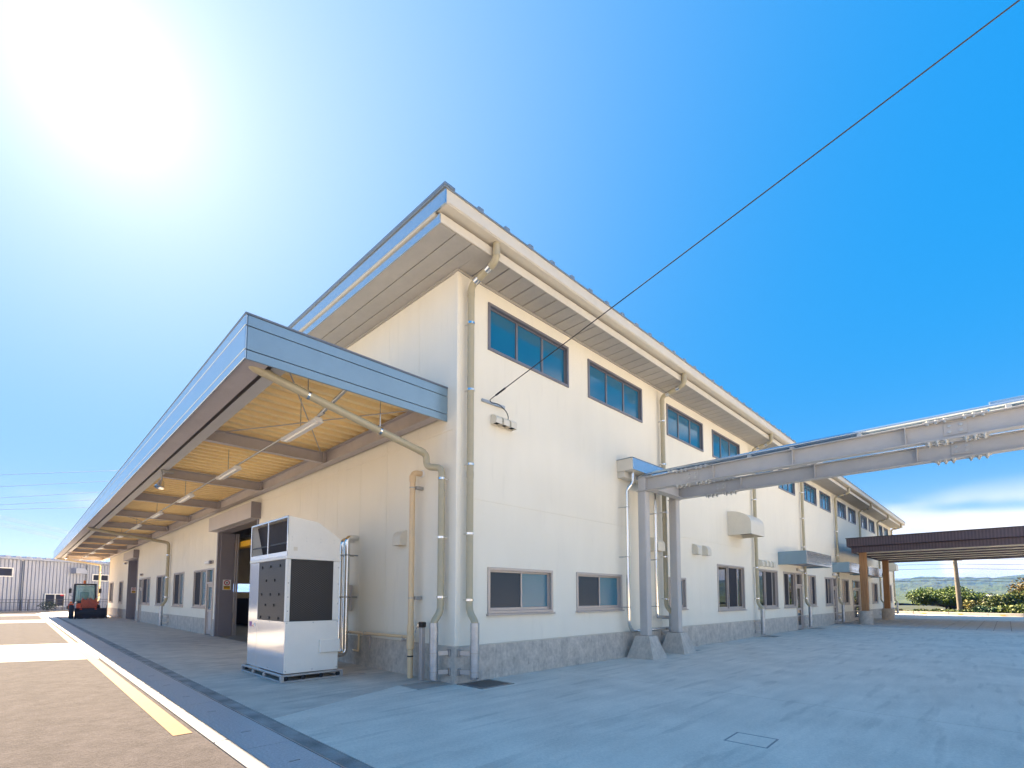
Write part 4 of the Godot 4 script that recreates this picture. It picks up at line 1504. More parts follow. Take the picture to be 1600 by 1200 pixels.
	for k in 4:
		for j in 2:
			m.lathe(Vector3(-1.58 + k * 0.21, 2.02 + j * 0.045, z1), Vector3(0, 0, 1), [[0.005, 0.0], [0.004, 0.003], [0.0, 0.003]], 6)
	part(hood, "rivets", m, M.steel).set_meta("kind", "stuff")
	m = mb()
	m.box(Vector3(-1.15, 0.38, z1 + 0.001), Vector3(-0.84, 0.57, z1 + 0.05), 0.006)
	part(t, "access_box", m, M.white)
	m = mb()
	for p in [[-1.62, 0.83], [-1.62, 0.15], [-1.24, 0.83], [-1.24, 0.15], [-0.87, 0.83], [-0.87, 0.15], [-0.87, 1.65], [-0.87, 1.4], [-0.87, 1.1], [-1.615, 1.4], [-1.615, 1.2], [-1.615, 1.0]]:
		m.lathe(Vector3(p[0], p[1], z1), Vector3(0, 0, 1), [[0.009, 0.0], [0.007, 0.006], [0.0, 0.006]], 6)
	for p in [[-3.3, 0.15], [-3.3, 0.8], [-3.3, 1.4], [-2.96, 0.15], [-2.4, 0.83], [-2.4, 0.15], [-1.84, 0.83], [-1.84, 0.15], [-2.96, 1.1], [-2.96, 1.6]]:
		m.lathe(Vector3(x0 - 0.001, p[1], p[0]), Vector3(-1, 0, 0), [[0.009, 0.0], [0.007, 0.006], [0.0, 0.006]], 6)
	part(t, "screws", m, M.steel).set_meta("kind", "stuff")
	for s in [[-3.24, 0.055, M.purple], [-3.05, 0.04, M.plastic_white], [-3.12, 0.02, M.orange]]:
		m = mb()
		m.box(Vector3(x0 - 0.0025, 0.73, s[0] - s[1]), Vector3(x0 - 0.001, 0.73 + s[1] * 1.4, s[0] + s[1]))
		part(t, "sticker", m, s[2])

func make_left_wall_pipes() -> void:
	# polished lagged pipes that feed the unit
	for k in 2:
		var z := -2.86 - k * 0.16
		var t := thing("lagged_pipe", ["polished steel lagged pipe between the outdoor unit and the left wall, front one", "polished steel lagged pipe between the outdoor unit and the left wall, rear one"][k], "pipe", Vector3(-0.2, 0.1, z), "lagged pipes behind the outdoor unit")
		var m := mb()
		m.tube(bend([Vector3(0.0, 2.27 - k * 0.03, z), Vector3(-0.2, 2.27 - k * 0.03, z), Vector3(-0.2, 0.2, z), Vector3(-0.86, 0.2, z)], 0.09), 0.05, 18)
		part(t, "jacket", m, M.chrome)
		for y in [1.95, 1.2]:
			m = mb()
			m.tube([Vector3(-0.2, y, z), Vector3(0.0, y, z + 0.02)], 0.012, 8)
			m.lathe(Vector3(-0.2, y - 0.015, z), Vector3.UP, [[0.05, 0.0], [0.056, 0.0], [0.056, 0.03], [0.05, 0.03]], 16)
			part(t, "clamp", m, M.steel)
	var ctl := thing("control_box", "grey control box on the left wall behind the outdoor unit", "box", Vector3(-0.06, 1.1, -3.3))
	var m := mb()
	m.box(Vector3(-0.12, 0.95, -3.35), Vector3(0.0, 1.42, -3.02), 0.008)
	part(ctl, "casing", m, M.hood_grey)
	# cream vertical pipe
	var t := thing("vertical_pipe", "cream plastic pipe standing against the left wall", "pipe", Vector3(-0.15, 0, -0.88))
	m = mb()
	m.tube(bend([Vector3(-0.15, 0.0, -0.88), Vector3(-0.15, 3.1, -0.88), Vector3(0.0, 3.1, -0.84)], 0.07), 0.043, 16)
	part(t, "pipe", m, M.pvc_cream)
	m = mb()
	m.lathe(Vector3(-0.15, 0.42, -0.88), Vector3.UP, [[0.044, 0.0], [0.056, 0.01], [0.056, 0.18], [0.052, 0.2], [0.052, 0.24], [0.055, 0.26], [0.055, 0.36], [0.044, 0.37]], 18)
	part(t, "coupling", m, M.pvc_cream)
	m = mb()
	m.lathe(Vector3(-0.15, 2.96, -0.88), Vector3.UP, [[0.044, 0.0], [0.051, 0.004], [0.051, 0.09], [0.044, 0.1]], 18)
	part(t, "coupling", m, M.pvc_cream)
	m = mb()
	m.lathe(Vector3(-0.15, 0.31, -0.88), Vector3.UP, [[0.043, 0.0], [0.0455, 0.0], [0.0455, 0.02], [0.043, 0.02]], 16)
	part(t, "tape_ring", m, M.black)
	m = mb()
	m.lathe(Vector3(-0.012, 3.1, -0.84), Vector3(-1, 0, 0), [[0.06, -0.01], [0.06, 0.004], [0.044, 0.012]], 18)
	part(t, "wall_collar", m, M.plastic_white)
	for y in [2.86, 1.18]:
		m = mb()
		m.lathe(Vector3(-0.15, y, -0.88), Vector3.UP, [[0.043, 0.0], [0.048, 0.0], [0.048, 0.012], [0.043, 0.012]], 16)
		m.box(Vector3(-0.12, y - 0.02, -0.87), Vector3(0.0, y + 0.03, -0.80), 0.004)
		part(t, "clamp", m, M.steel)
	# thin branch pipe with a drop leg
	var h := thing("branch_pipe", "thin cream pipe running level along the top of the concrete base", "pipe", Vector3(-0.12, 0.58, -1.8))
	m = mb()
	m.tube([Vector3(-0.13, 0.6, -0.93), Vector3(-0.13, 0.58, -2.8)], 0.024, 12)
	part(h, "pipe", m, M.pvc_cream)
	m = mb()
	m.tube(bend([Vector3(-0.13, 0.58, -2.5), Vector3(-0.13, 0.27, -2.5), Vector3(-0.13, 0.27, -2.66)], 0.04), 0.018, 10)
	part(h, "drop_leg", m, M.pvc_cream)
	m = mb()
	m.lathe(Vector3(-0.13, 0.27, -2.65), Vector3(0, 0, -1), [[0.02, 0.0], [0.026, 0.01], [0.026, 0.04], [0.014, 0.06], [0.0, 0.06]], 12)
	m.lathe(Vector3(-0.13, 0.58, -2.78), Vector3(0, 0, -1), [[0.022, 0.0], [0.03, 0.01], [0.03, 0.05], [0.018, 0.08], [0.0, 0.08]], 12)
	part(h, "valve", m, M.chrome)
	for z in [-1.1, -2.3]:
		m = mb()
		m.box(Vector3(-0.16, 0.53, z - 0.02), Vector3(-0.012, 0.555, z + 0.02), 0.004)
		m.box(Vector3(-0.04, 0.32, z - 0.02), Vector3(-0.013, 0.53, z + 0.02), 0.004)
		m.lathe(Vector3(-0.13, 0.59, z - 0.008), Vector3(0, 0, 1), [[0.024, 0.0], [0.029, 0.0], [0.029, 0.016], [0.024, 0.016]], 12)
		part(h, "bracket", m, M.bronze)
	# tap post
	var p := thing("tap_post", "short brown tap post with a black cap near the building corner", "tap", Vector3(-0.15, 0, -0.58))
	m = mb()
	m.box(Vector3(-0.185, 0.0, -0.615), Vector3(-0.115, 0.76, -0.545), 0.008)
	m.box(Vector3(-0.192, 0.0, -0.59), Vector3(-0.185, 0.76, -0.57), 0.002)
	part(p, "post", m, M.bronze)
	m = mb()
	m.box(Vector3(-0.195, 0.76, -0.625), Vector3(-0.105, 0.84, -0.535), 0.012)
	part(p, "cap", m, M.black)
	m = mb()
	m.tube(bend([Vector3(-0.15, 0.76, -0.61), Vector3(-0.15, 0.76, -0.72), Vector3(-0.15, 0.68, -0.75)], 0.03), 0.012, 10)
	m.tube([Vector3(-0.15, 0.77, -0.68), Vector3(-0.15, 0.81, -0.68)], 0.008, 8)
	m.tube([Vector3(-0.15, 0.81, -0.715), Vector3(-0.15, 0.81, -0.645)], 0.008, 8)
	part(p, "tap", m, M.chrome)

# ------------------------------------------------------------------ steel pipe gantry
func h_beam(m: MB, x: float, w: float, y0: float, y1: float, z0: float, z1: float) -> void:
	m.box(Vector3(x - w / 2, y0, z0), Vector3(x + w / 2, y0 + 0.014, z1), 0.002)
	m.box(Vector3(x - w / 2, y1 - 0.014, z0), Vector3(x + w / 2, y1, z1), 0.002)
	m.box(Vector3(x - 0.005, y0 + 0.014, z0), Vector3(x + 0.005, y1 - 0.014, z1))

func make_gantry() -> void:
	var g := thing("pipe_gantry", "pale grey steel pipe gantry of two beams on square columns", "gantry", Vector3(5.2, 0, 0.4))
	var m: MB
	for k in 2:
		var x: float = [4.555, 5.86][k]
		var z := 0.345
		for zz in [z, 12.6]:
			m = mb()
			m.box(Vector3(x - 0.085, 0.43, zz - 0.09), Vector3(x + 0.085, 3.335, zz + 0.09), 0.016)
			var c := part(g, "column", m, M.gantry)
			m = mb()
			m.box(Vector3(x - 0.1, 3.335, zz - 0.105), Vector3(x + 0.1, 3.347, zz + 0.105))
			m.box(Vector3(x - 0.08, 3.347, zz - 0.085), Vector3(x + 0.08, 3.62, zz + 0.085), 0.01)
			m.box(Vector3(x - 0.1, 3.6205, zz - 0.105), Vector3(x + 0.1, 3.632, zz + 0.105))
			part(c, "head_plate", m, M.gantry)
			m = mb()
			var b := [Vector3(x - 0.28, 0, zz - 0.28), Vector3(x + 0.28, 0, zz - 0.28), Vector3(x + 0.28, 0, zz + 0.3), Vector3(x - 0.28, 0, zz + 0.3)]
			var t := [Vector3(x - 0.15, 0.43, zz - 0.15), Vector3(x + 0.15, 0.43, zz - 0.15), Vector3(x + 0.15, 0.43, zz + 0.15), Vector3(x - 0.15, 0.43, zz + 0.15)]
			var mid := Vector3(x, 0.2, zz)
			for j in 4:
				var i := (j + 1) % 4
				m.qo(b[j], b[i], t[i], t[j], mid)
			m.qo(t[0], t[1], t[2], t[3], mid)
			part(g, "footing", m, M.plinth, "tapered concrete footing of a gantry column")
		m = mb()
		h_beam(m, x, 0.16, 3.347, 3.612, 0.435, 12.51)
		var bm := part(g, "main_beam", m, M.gantry)
		for zz in [1.8, 3.1, 4.55, 6.2]:
			m = mb()
			m.box(Vector3(x - 0.078, 3.361, zz - 0.005), Vector3(x - 0.006, 3.598, zz + 0.005))
			m.box(Vector3(x + 0.006, 3.361, zz - 0.005), Vector3(x + 0.078, 3.598, zz + 0.005))
			part(bm, "stiffener", m, M.gantry)
		for zz in [1.38, 5.08]:
			m = mb()
			m.box(Vector3(x - 0.08, 3.335, zz - 0.33), Vector3(x + 0.08, 3.346, zz + 0.33), 0.002)
			m.box(Vector3(x - 0.08, 3.613, zz - 0.33), Vector3(x + 0.08, 3.624, zz + 0.33), 0.002)
			m.box(Vector3(x - 0.016, 3.4, zz - 0.12), Vector3(x - 0.0055, 3.57, zz + 0.12), 0.002)
			part(bm, "splice_plate", m, M.gantry)
			m = mb()
			for i in 6:
				var bz: float = zz + [-0.28, -0.19, -0.10, 0.10, 0.19, 0.28][i]
				for s in [-0.055, 0.055]:
					m.lathe(Vector3(x + s, 3.335, bz), Vector3(0, -1, 0), [[0.026, 0.0], [0.026, 0.02], [0.014, 0.022], [0.014, 0.045], [0.0, 0.045]], 6)
					m.lathe(Vector3(x + s, 3.624, bz), Vector3(0, 1, 0), [[0.02, 0.0], [0.02, 0.012], [0.0, 0.012]], 6)
					m.lathe(Vector3(x + s, 3.597, bz), Vector3(0, -1, 0), [[0.024, 0.0], [0.024, 0.02], [0.0, 0.02]], 6)
			for i in 2:
				for j in 2:
					m.lathe(Vector3(x - 0.016, 3.445 + j * 0.08, zz - 0.06 + i * 0.12), Vector3(-1, 0, 0), [[0.02, 0.0], [0.02, 0.016], [0.0, 0.016]], 6)
			part(bm, "bolts", m, M.bolt).set_meta("kind", "stuff")
	# cross members between the beams
	for zz in [0.5, 12.4]:
		m = mb()
		m.t = Transform3D(Basis(Vector3(0, 0, 1), Vector3(0, 1, 0), Vector3(-1, 0, 0)), Vector3(0, 0, zz))
		h_beam(m, 0.0, 0.18, 3.349, 3.6, -5.77, -4.645)
		part(g, "cross_member", m, M.gantry)
	for zz in [3.1, 6.2]:
		m = mb()
		m.box(Vector3(5.0, 3.613, zz - 0.03), Vector3(5.76, 3.64, zz + 0.03))
		m.box(Vector3(4.46, 3.613, zz - 0.03), Vector3(5.0, 3.64, zz + 0.03))
		part(g, "pipe_support", m, M.gantry)
	# services that run on top
	var pp := thing("gantry_pipe", "dark blue-grey pipe lying along the near beam of the gantry", "pipe", Vector3(4.6, 3.66, 6))
	m = mb()
	m.tube(bend([Vector3(4.62, 3.62, 0.1), Vector3(4.62, 3.7, 0.25), Vector3(4.6, 3.7, 1.2), Vector3(4.6, 3.7, 12.6)], 0.1), 0.03, 12)
	part(pp, "pipe", m, M.alu_bright)
	for zz in [0.9, 2.4, 4.0, 5.6, 7.2]:
		m = mb()
		m.box(Vector3(4.56, 3.613, zz - 0.03), Vector3(4.64, 3.672, zz + 0.03), 0.004)
		part(pp, "saddle", m, M.bolt)
	var tr := thing("cable_tray", "slim dark cable tray with steel lid on the gantry beam", "tray", Vector3(4.75, 3.66, 6))
	m = mb()
	m.box(Vector3(4.66, 3.645, 1.0), Vector3(4.86, 3.70, 5.4), 0.004)
	m.box(Vector3(4.64, 3.66, 5.42), Vector3(4.88, 3.78, 12.6), 0.004)
	part(tr, "trough", m, M.alu_bright)
	m = mb()
	m.box(Vector3(4.655, 3.7005, 1.0), Vector3(4.865, 3.708, 5.4), 0.002)
	part(tr, "lid", m, M.awning)
	# polished pipes that drop from the gantry to the plinth
	var dp := [[4.22, 0.16, "left of the first gantry column"], [5.34, 0.16, "between the two gantry columns"]]
	for k in 2:
		var x: float = dp[k][0]
		var p := thing("lagged_pipe", "polished steel lagged pipe dropping down the wall " + dp[k][2], "pipe", Vector3(x, 0.5, 0.16), "lagged pipes below the gantry")
		m = mb()
		if k == 0:
			m.tube(bend([Vector3(x + 0.1, 3.72, 0.24), Vector3(x + 0.1, 3.5, 0.24), Vector3(x, 3.36, 0.16), Vector3(x, 0.68, 0.16), Vector3(x + 0.12, 0.52, 0.16), Vector3(x + 1.7, 0.52, 0.16)], 0.07), 0.034, 16)
		else:
			m.tube(bend([Vector3(x, 3.6, 0.16), Vector3(x, 0.78, 0.16), Vector3(x + 0.75, 0.74, 0.16)], 0.07), 0.038, 16)
		part(p, "jacket", m, M.chrome)
		for y in [3.0, 2.0, 1.0]:
			m = mb()
			m.tube([Vector3(x, y, 0.16), Vector3(x - 0.06, y, 0.0)], 0.008, 6)
			m.lathe(Vector3(x, y - 0.01, 0.16), Vector3.UP, [[0.036, 0.0], [0.043, 0.0], [0.043, 0.02], [0.036, 0.02]], 14)
			part(p, "clamp", m, M.steel)

# ------------------------------------------------------------------ carport on the right
func make_carport() -> void:
	var t := thing("carport", "dark brown flat carport roof on timber-clad posts by the entrance", "carport", Vector3(26, 0, 5))
	var m: MB
	var X0 := 21.8
	var X1 := 31.2
	var Z0 := 0.5
	var Z1 := 10.5
	for s in [[0.0, 3.44, 3.8], [0.14, 3.16, 3.435]]:
		m = mb()
		m.box(Vector3(X0 + s[0], s[1], Z0 + s[0]), Vector3(X0 + s[0] + 0.03, s[2], Z1 - s[0]), 0.006)
		part(t, "fascia", m, M.carport)
		m = mb()
		m.box(Vector3(X0 + s[0] + 0.03, s[1], Z0 + s[0]), Vector3(X1 - s[0], s[2], Z0 + s[0] + 0.03), 0.006)
		part(t, "fascia", m, M.carport)
		m = mb()
		m.box(Vector3(X1 - s[0] - 0.03, s[1], Z0 + s[0] + 0.031), Vector3(X1 - s[0], s[2], Z1 - s[0]), 0.006)
		m.box(Vector3(X0 + s[0] + 0.031, s[1], Z1 - s[0] - 0.03), Vector3(X1 - s[0] - 0.031, s[2], Z1 - s[0]), 0.006)
		part(t, "fascia", m, M.carport)
	m = mb()
	m.box(Vector3(X0 - 0.03, 3.801, Z0 - 0.03), Vector3(X1 + 0.03, 3.83, Z1 + 0.03), 0.004)
	part(t, "roof_sheet", m, M.black)
	m = mb()
	m.box(Vector3(X0 + 0.18, 3.215, Z0 + 0.18), Vector3(X1 - 0.18, 3.23, Z1 - 0.18))
	part(t, "ceiling", m, M.carport_rib)
	for k in 5:
		m = mb()
		var x := X0 + 1.75 + k * 1.6
		m.box(Vector3(x, 3.175, Z0 + 0.18), Vector3(x + 0.36, 3.214, Z1 - 0.18), 0.006)
		part(t, "rafter", m, M.carport)
	for p in [[22.45, 0.98], [28.85, 0.9], [22.45, 9.4], [28.85, 9.4]]:
		m = mb()
		m.box(Vector3(p[0] - 0.13, 0.58, p[1] - 0.13), Vector3(p[0] + 0.13, 3.214, p[1] + 0.13), 0.012)
		var post := part(t, "post", m, M.wood)
		m = mb()
		m.lathe(Vector3(p[0], 0, p[1]), Vector3.UP, [[0.275, 0.0], [0.275, 0.57], [0.265, 0.585], [0.0, 0.585]], 28)
		part(t, "footing", m, M.plinth)
		m = mb()
		m.box(Vector3(p[0] - 0.06, 2.3, p[1] - 0.17), Vector3(p[0] + 0.06, 2.5, p[1] - 0.131), 0.01)
		part(post, "lamp_box", m, M.dark_frame)

# ------------------------------------------------------------------ compact loader
func make_loader() -> void:
	var o := Vector3(-1.47, 0, -30.35)
	var t := thing("compact_loader", "small orange compact loader with black bucket parked under the canopy end", "loader", o)
	var tf := Transform3D(Basis(Vector3.UP, deg_to_rad(-2.0)).scaled_local(Vector3(0.74, 1.0, 0.9)), o)
	var off := [0.0]
	var nb := func() -> MB:
		var q := MB.new()
		q.t = tf.translated_local(Vector3(off[0], 0, 0))
		return q
	var m: MB = nb.call()
	# bucket: curved shell open to the front, with end plates
	var pr := []
	for k in 9:
		var a := lerpf(-0.15, 2.0, k / 8.0)
		pr.append(Vector2(-0.05 - 0.36 * sin(a), 0.42 - 0.40 * cos(a)))
	for k in 8:
		var a: Vector2 = pr[k]
		var b: Vector2 = pr[k + 1]
		m.quad(Vector3(-0.85, a.y, a.x), Vector3(0.99, a.y, a.x), Vector3(0.99, b.y, b.x), Vector3(-0.85, b.y, b.x))
		m.quad(Vector3(-0.85, b.y, b.x - 0.02), Vector3(0.99, b.y, b.x - 0.02), Vector3(0.99, a.y, a.x - 0.02), Vector3(-0.85, a.y, a.x - 0.02))
	m.box(Vector3(-0.85, 0.012, -0.05), Vector3(0.99, 0.045, 0.1), 0.004)
	var bk := part(t, "bucket", m, M.black)
	for x in [-0.86, 0.975]:
		m = nb.call()
		m.t = tf * Transform3D(Basis(Vector3(0, 0, -1), Vector3(0, 1, 0), Vector3(1, 0, 0)), Vector3(x, 0, 0))
		m.prism(PackedVector2Array([Vector2(-0.12, 0.01), Vector2(0.3, 0.01), Vector2(0.45, 0.36), Vector2(0.38, 0.7), Vector2(0.2, 0.76), Vector2(-0.05, 0.36)]), 0.0, 0.025)
		part(bk, "end_plate", m, M.black)
	m = nb.call()
	for k in 5:
		m.box(Vector3(-0.75 + k * 0.4, 0.0, 0.06), Vector3(-0.68 + k * 0.4, 0.05, 0.16), 0.006)
	part(bk, "cutting_teeth", m, M.steel)
	# lift frame plates above the bucket
	for x in [-0.5, -0.03]:
		m = nb.call()
		m.box(Vector3(x, 0.56, -0.62), Vector3(x + 0.46, 1.06, -0.55), 0.02)
		m.box(Vector3(x + 0.04, 1.06, -0.61), Vector3(x + 0.12, 1.15, -0.56), 0.01)
		m.box(Vector3(x + 0.34, 1.06, -0.61), Vector3(x + 0.42, 1.15, -0.56), 0.01)
		part(t, "lift_frame", m, M.orange_dull)
	for x in [-0.5, 0.35]:
		m = nb.call()
		m.tube([Vector3(x, 0.5, -0.4), Vector3(x, 0.75, -0.85), Vector3(x, 0.72, -1.9)], 0.07, 8)
		part(t, "lift_arm", m, M.orange)
	off[0] = -0.22
	# body and hood
	m = nb.call()
	m.box(Vector3(-0.5, 0.35, -2.7), Vector3(0.45, 0.85, -0.8), 0.06)
	part(t, "chassis", m, M.orange)
	m = nb.call()
	m.box(Vector3(-0.45, 0.85, -2.65), Vector3(0.4, 1.15, -1.85), 0.08)
	part(t, "engine_cover", m, M.orange)
	# wheels
	for p in [[-0.78, -0.95], [0.72, -0.95], [-0.78, -2.3], [0.72, -2.3]]:
		m = nb.call()
		m.lathe(Vector3(p[0] - 0.13, 0.38, p[1]), Vector3(1, 0, 0), [[0.2, 0.0], [0.35, 0.0], [0.38, 0.04], [0.38, 0.22], [0.35, 0.26], [0.2, 0.26]], 24)
		var w := part(t, "wheel", m, M.rubber)
		m = nb.call()
		m.lathe(Vector3(p[0] - 0.11, 0.38, p[1]), Vector3(1, 0, 0), [[0.0, 0.06], [0.08, 0.05], [0.2, 0.0], [0.21, 0.0], [0.21, 0.22], [0.08, 0.17], [0.0, 0.16]], 20)
		part(w, "rim", m, M.plastic_white if p[1] > -1 else M.orange)
		if p[1] > -1:
			continue
		m = nb.call()
		m.box(Vector3(p[0] - 0.15, 0.79, p[1] - 0.42), Vector3(p[0] + 0.15, 0.83, p[1] + 0.3), 0.015)
		m.box(Vector3(p[0] - 0.15, 0.5, p[1] - 0.46), Vector3(p[0] + 0.15, 0.8, p[1] - 0.42), 0.015)
		part(t, "mudguard", m, M.black if p[1] > -1 else M.orange)
	# cab
	for x in [-0.68, 0.56]:
		for z in [-0.95, -1.85]:
			m = nb.call()
			m.tube([Vector3(x, 0.85, z), Vector3(x * 0.96, 1.88, z - 0.03)], 0.06, 8)
			part(t, "cab_post", m, M.black)
	m = nb.call()
	m.box(Vector3(-0.72, 1.88, -1.95), Vector3(0.6, 1.95, -0.82), 0.03)
	part(t, "cab_roof", m, M.black)
	m = nb.call()
	m.box(Vector3(-0.68, 0.83, -1.9), Vector3(0.56, 0.98, -0.92), 0.02)
	part(t, "cab_base", m, M.black)
	for z in [-0.96, -1.86]:
		m = nb.call()
		m.box(Vector3(-0.63, 0.98, z), Vector3(0.52, 1.86, z + 0.008))
		part(t, "windscreen", m, M.cab_glass)
	m = nb.call()
	m.box(Vector3(-0.33, 0.95, -1.75), Vector3(0.2, 1.08, -1.3), 0.05)
	m.box(Vector3(-0.33, 1.08, -1.78), Vector3(0.2, 1.5, -1.66), 0.05)
	part(t, "seat", m, M.black)
	m = nb.call()
	m.tube([Vector3(-0.06, 0.95, -1.05), Vector3(-0.06, 1.25, -1.2)], 0.03, 8)
	for k in 16:
		var a0 := TAU * k / 16
		var a1 := TAU * (k + 1) / 16
		m.tube([Vector3(-0.06 + 0.17 * cos(a0), 1.25 + 0.08 * sin(a0), -1.2 - 0.12 * sin(a0)), Vector3(-0.06 + 0.17 * cos(a1), 1.25 + 0.08 * sin(a1), -1.2 - 0.12 * sin(a1))], 0.015, 6)
	part(t, "steering_wheel", m, M.black)
	m = nb.call()
	m.lathe(Vector3(-0.12, 1.95, -1.3), Vector3.UP, [[0.08, 0.0], [0.08, 0.03], [0.075, 0.03], [0.07, 0.16], [0.05, 0.19], [0.0, 0.2]], 16)
	part(t, "beacon", m, M.lamp_orange)
	for s in [-1.0, 1.0]:
		m = nb.call()
		var mx: float = -0.06 + s * 0.86
		m.tube([Vector3(-0.06 + s * 0.62, 1.2, -0.95), Vector3(mx, 1.3, -0.9), Vector3(mx, 1.75, -0.9)], 0.012, 6)
		m.box(Vector3(mx - 0.08, 1.42, -0.93), Vector3(mx + 0.08, 1.68, -0.89), 0.02)
		part(t, "mirror", m, M.black)
		m = nb.call()
		m.box(Vector3(-0.06 + s * 0.78 - 0.07, 0.86, -0.9), Vector3(-0.06 + s * 0.78 + 0.07, 0.95, -0.84), 0.02)
		part(t, "indicator", m, M.lamp_orange)
		m = nb.call()
		m.lathe(Vector3(-0.06 + s * 0.5, 0.88, -0.9), Vector3(0, 0, 1), [[0.06, 0.0], [0.075, 0.05], [0.0, 0.055]], 14)
		part(t, "headlamp", m, M.chrome)

# ------------------------------------------------------------------ neighbouring shed, fence
func make_shed() -> void:
	var o := Vector3(-5.28, 0, -52.5)
	var dir := Vector3(4.75, 0, -2.8).normalized()
	var nrm := Vector3.UP.cross(dir) * -1.0      # towards the camera
	if nrm.z < 0:
		nrm = -nrm
	var b := Basis(dir, Vector3.UP, nrm)
	var t := thing("corrugated_shed", "pale grey corrugated metal shed beyond the fence on the far left", "shed", o)
	var tf := Transform3D(b, o)
	var m := mb()
	m.t = tf
	var H := 4.32
	var U0 := -16.0
	var U1 := 22.0
	var pitch := 0.27
	var u := U0
	while u < U1:
		var pr := [[u, 0.0], [u + pitch * 0.42, 0.0], [u + pitch * 0.54, 0.07], [u + pitch * 0.88, 0.07], [u + pitch, 0.0]]
		for k in 4:
			m.quad(Vector3(pr[k][0], 0.05, pr[k][1]), Vector3(pr[k + 1][0], 0.05, pr[k + 1][1]), Vector3(pr[k + 1][0], H, pr[k + 1][1]), Vector3(pr[k][0], H, pr[k][1]))
		u += pitch
	part(t, "wall", m, M.cladding)
	m = mb()
	m.t = tf
	m.box(Vector3(U0, 0.0, -14.0), Vector3(U1, H, -0.05))
	part(t, "core", m, M.cladding)
	m = mb()
	m.t = tf
	m.box(Vector3(U0 - 0.3, H, -14.3), Vector3(U1 + 0.3, H + 0.05, 0.35), 0.01)
	m.box(Vector3(U0 - 0.3, H + 0.02, 0.35), Vector3(U1 + 0.3, H + 0.17, 0.40), 0.01)
	var roof := part(t, "roof", m, M.cladding)
	m = mb()
	m.t = tf
	u = U0
	while u < U1:
		m.prism(PackedVector2Array([Vector2(u, H + 0.05), Vector2(u + 0.5, H + 0.05), Vector2(u + 0.4, H + 0.3), Vector2(u + 0.1, H + 0.3)]), -14.3, 0.32)
		u += 0.72
	part(roof, "folded_ribs", m, M.cladding).set_meta("kind", "stuff")
	for w in [[-1.9, 0.55, 2.95, 3.55], [6.85, 8.2, 2.8, 3.3]]:
		m = mb()
		m.t = tf
		m.box(Vector3(w[0] - 0.09, w[2] - 0.09, 0.06), Vector3(w[1] + 0.09, w[2], 0.13), 0.008)
		m.box(Vector3(w[0] - 0.09, w[3], 0.06), Vector3(w[1] + 0.09, w[3] + 0.09, 0.13), 0.008)
		m.box(Vector3(w[0] - 0.09, w[2], 0.06), Vector3(w[0], w[3], 0.13), 0.008)
		m.box(Vector3(w[1], w[2], 0.06), Vector3(w[1] + 0.09, w[3], 0.13), 0.008)
		m.box(Vector3((w[0] + w[1]) / 2 - 0.04, w[2], 0.06), Vector3((w[0] + w[1]) / 2 + 0.04, w[3], 0.13), 0.008)
		var f := part(t, "window", m, M.plastic_white)
		m = mb()
		m.t = tf
		m.box(Vector3(w[0], w[2], 0.072), Vector3(w[1], w[3], 0.08))
		part(f, "pane", m, M.screen)
	# big dark louvres in a white frame near the ground
	m = mb()
	m.t = tf
	for xx in [2.95, 3.72, 4.48]:
		m.box(Vector3(xx, 0.42, 0.07), Vector3(xx + 0.07, 1.42, 0.16), 0.008)
	m.box(Vector3(2.95, 1.42, 0.07), Vector3(4.55, 1.5, 0.16), 0.008)
	m.box(Vector3(2.9, 0.33, 0.07), Vector3(4.6, 0.42, 0.2), 0.008)
	var lv := part(t, "louvre_frame", m, M.plastic_white)
	m = mb()
	m.t = tf
	m.box(Vector3(3.0, 0.42, 0.08), Vector3(4.5, 1.42, 0.09))
	part(lv, "screen_panel", m, M.screen)
	m = mb()
	m.t = tf
	m.box(Vector3(4.2, 1.3, 0.092), Vector3(4.46, 1.42, 0.1))
	part(lv, "red_label", m, M.red)
	# exhaust hood high on the wall
	m = mb()
	m.t = tf
	m.prism(PackedVector2Array([Vector2(4.95, 3.36), Vector2(5.9, 3.36), Vector2(5.9, 3.62), Vector2(5.7, 3.84), Vector2(4.95, 3.84)]), 0.07, 0.7)
	part(t, "exhaust_hood", m, M.cladding)
	m = mb()
	m.t = tf
	m.tube([Vector3(1.25, 0.1, 0.14), Vector3(1.25, H - 0.1, 0.14)], 0.055, 10)
	m.tube([Vector3(6.25, 0.1, 0.14), Vector3(6.25, H - 0.1, 0.14)], 0.05, 10)
	part(t, "downpipe", m, M.alu_dark)
	# fence in front
	var fo := o + nrm * 3.6
	var ft := Transform3D(b, fo)
	var f := thing("mesh_fence", "dark mesh fence on a low concrete kerb before the shed", "fence", fo)
	m = mb()
	m.t = ft
	m.box(Vector3(U0, -0.1, -0.1), Vector3(U1, 0.12, 0.1), 0.01)
	part(f, "kerb", m, M.kerb)
	u = -15.0
	var ix := 0
	while u < 20.0:
		m = mb()
		m.t = ft
		m.tube([Vector3(u, 0.1, 0.0), Vector3(u, 1.02, 0.0)], 0.03, 8)
		part(f, "post", m, M.fence)
		u += 1.95 if ix % 2 == 0 else 0.5
		ix += 1
	m = mb()
	m.t = ft
	for y in [0.2, 0.78, 1.0]:
		m.tube([Vector3(-15.0, y, 0.02), Vector3(20.0, y, 0.02)], 0.018, 6)
	part(f, "rail", m, M.fence)
	m = mb()
	m.t = ft
	u = -15.0
	while u < 20.0:
		m.box(Vector3(u, 0.2, 0.03), Vector3(u + 0.006, 1.0, 0.036))
		u += 0.11
	part(f, "mesh_wires", m, M.fence).set_meta("kind", "stuff")
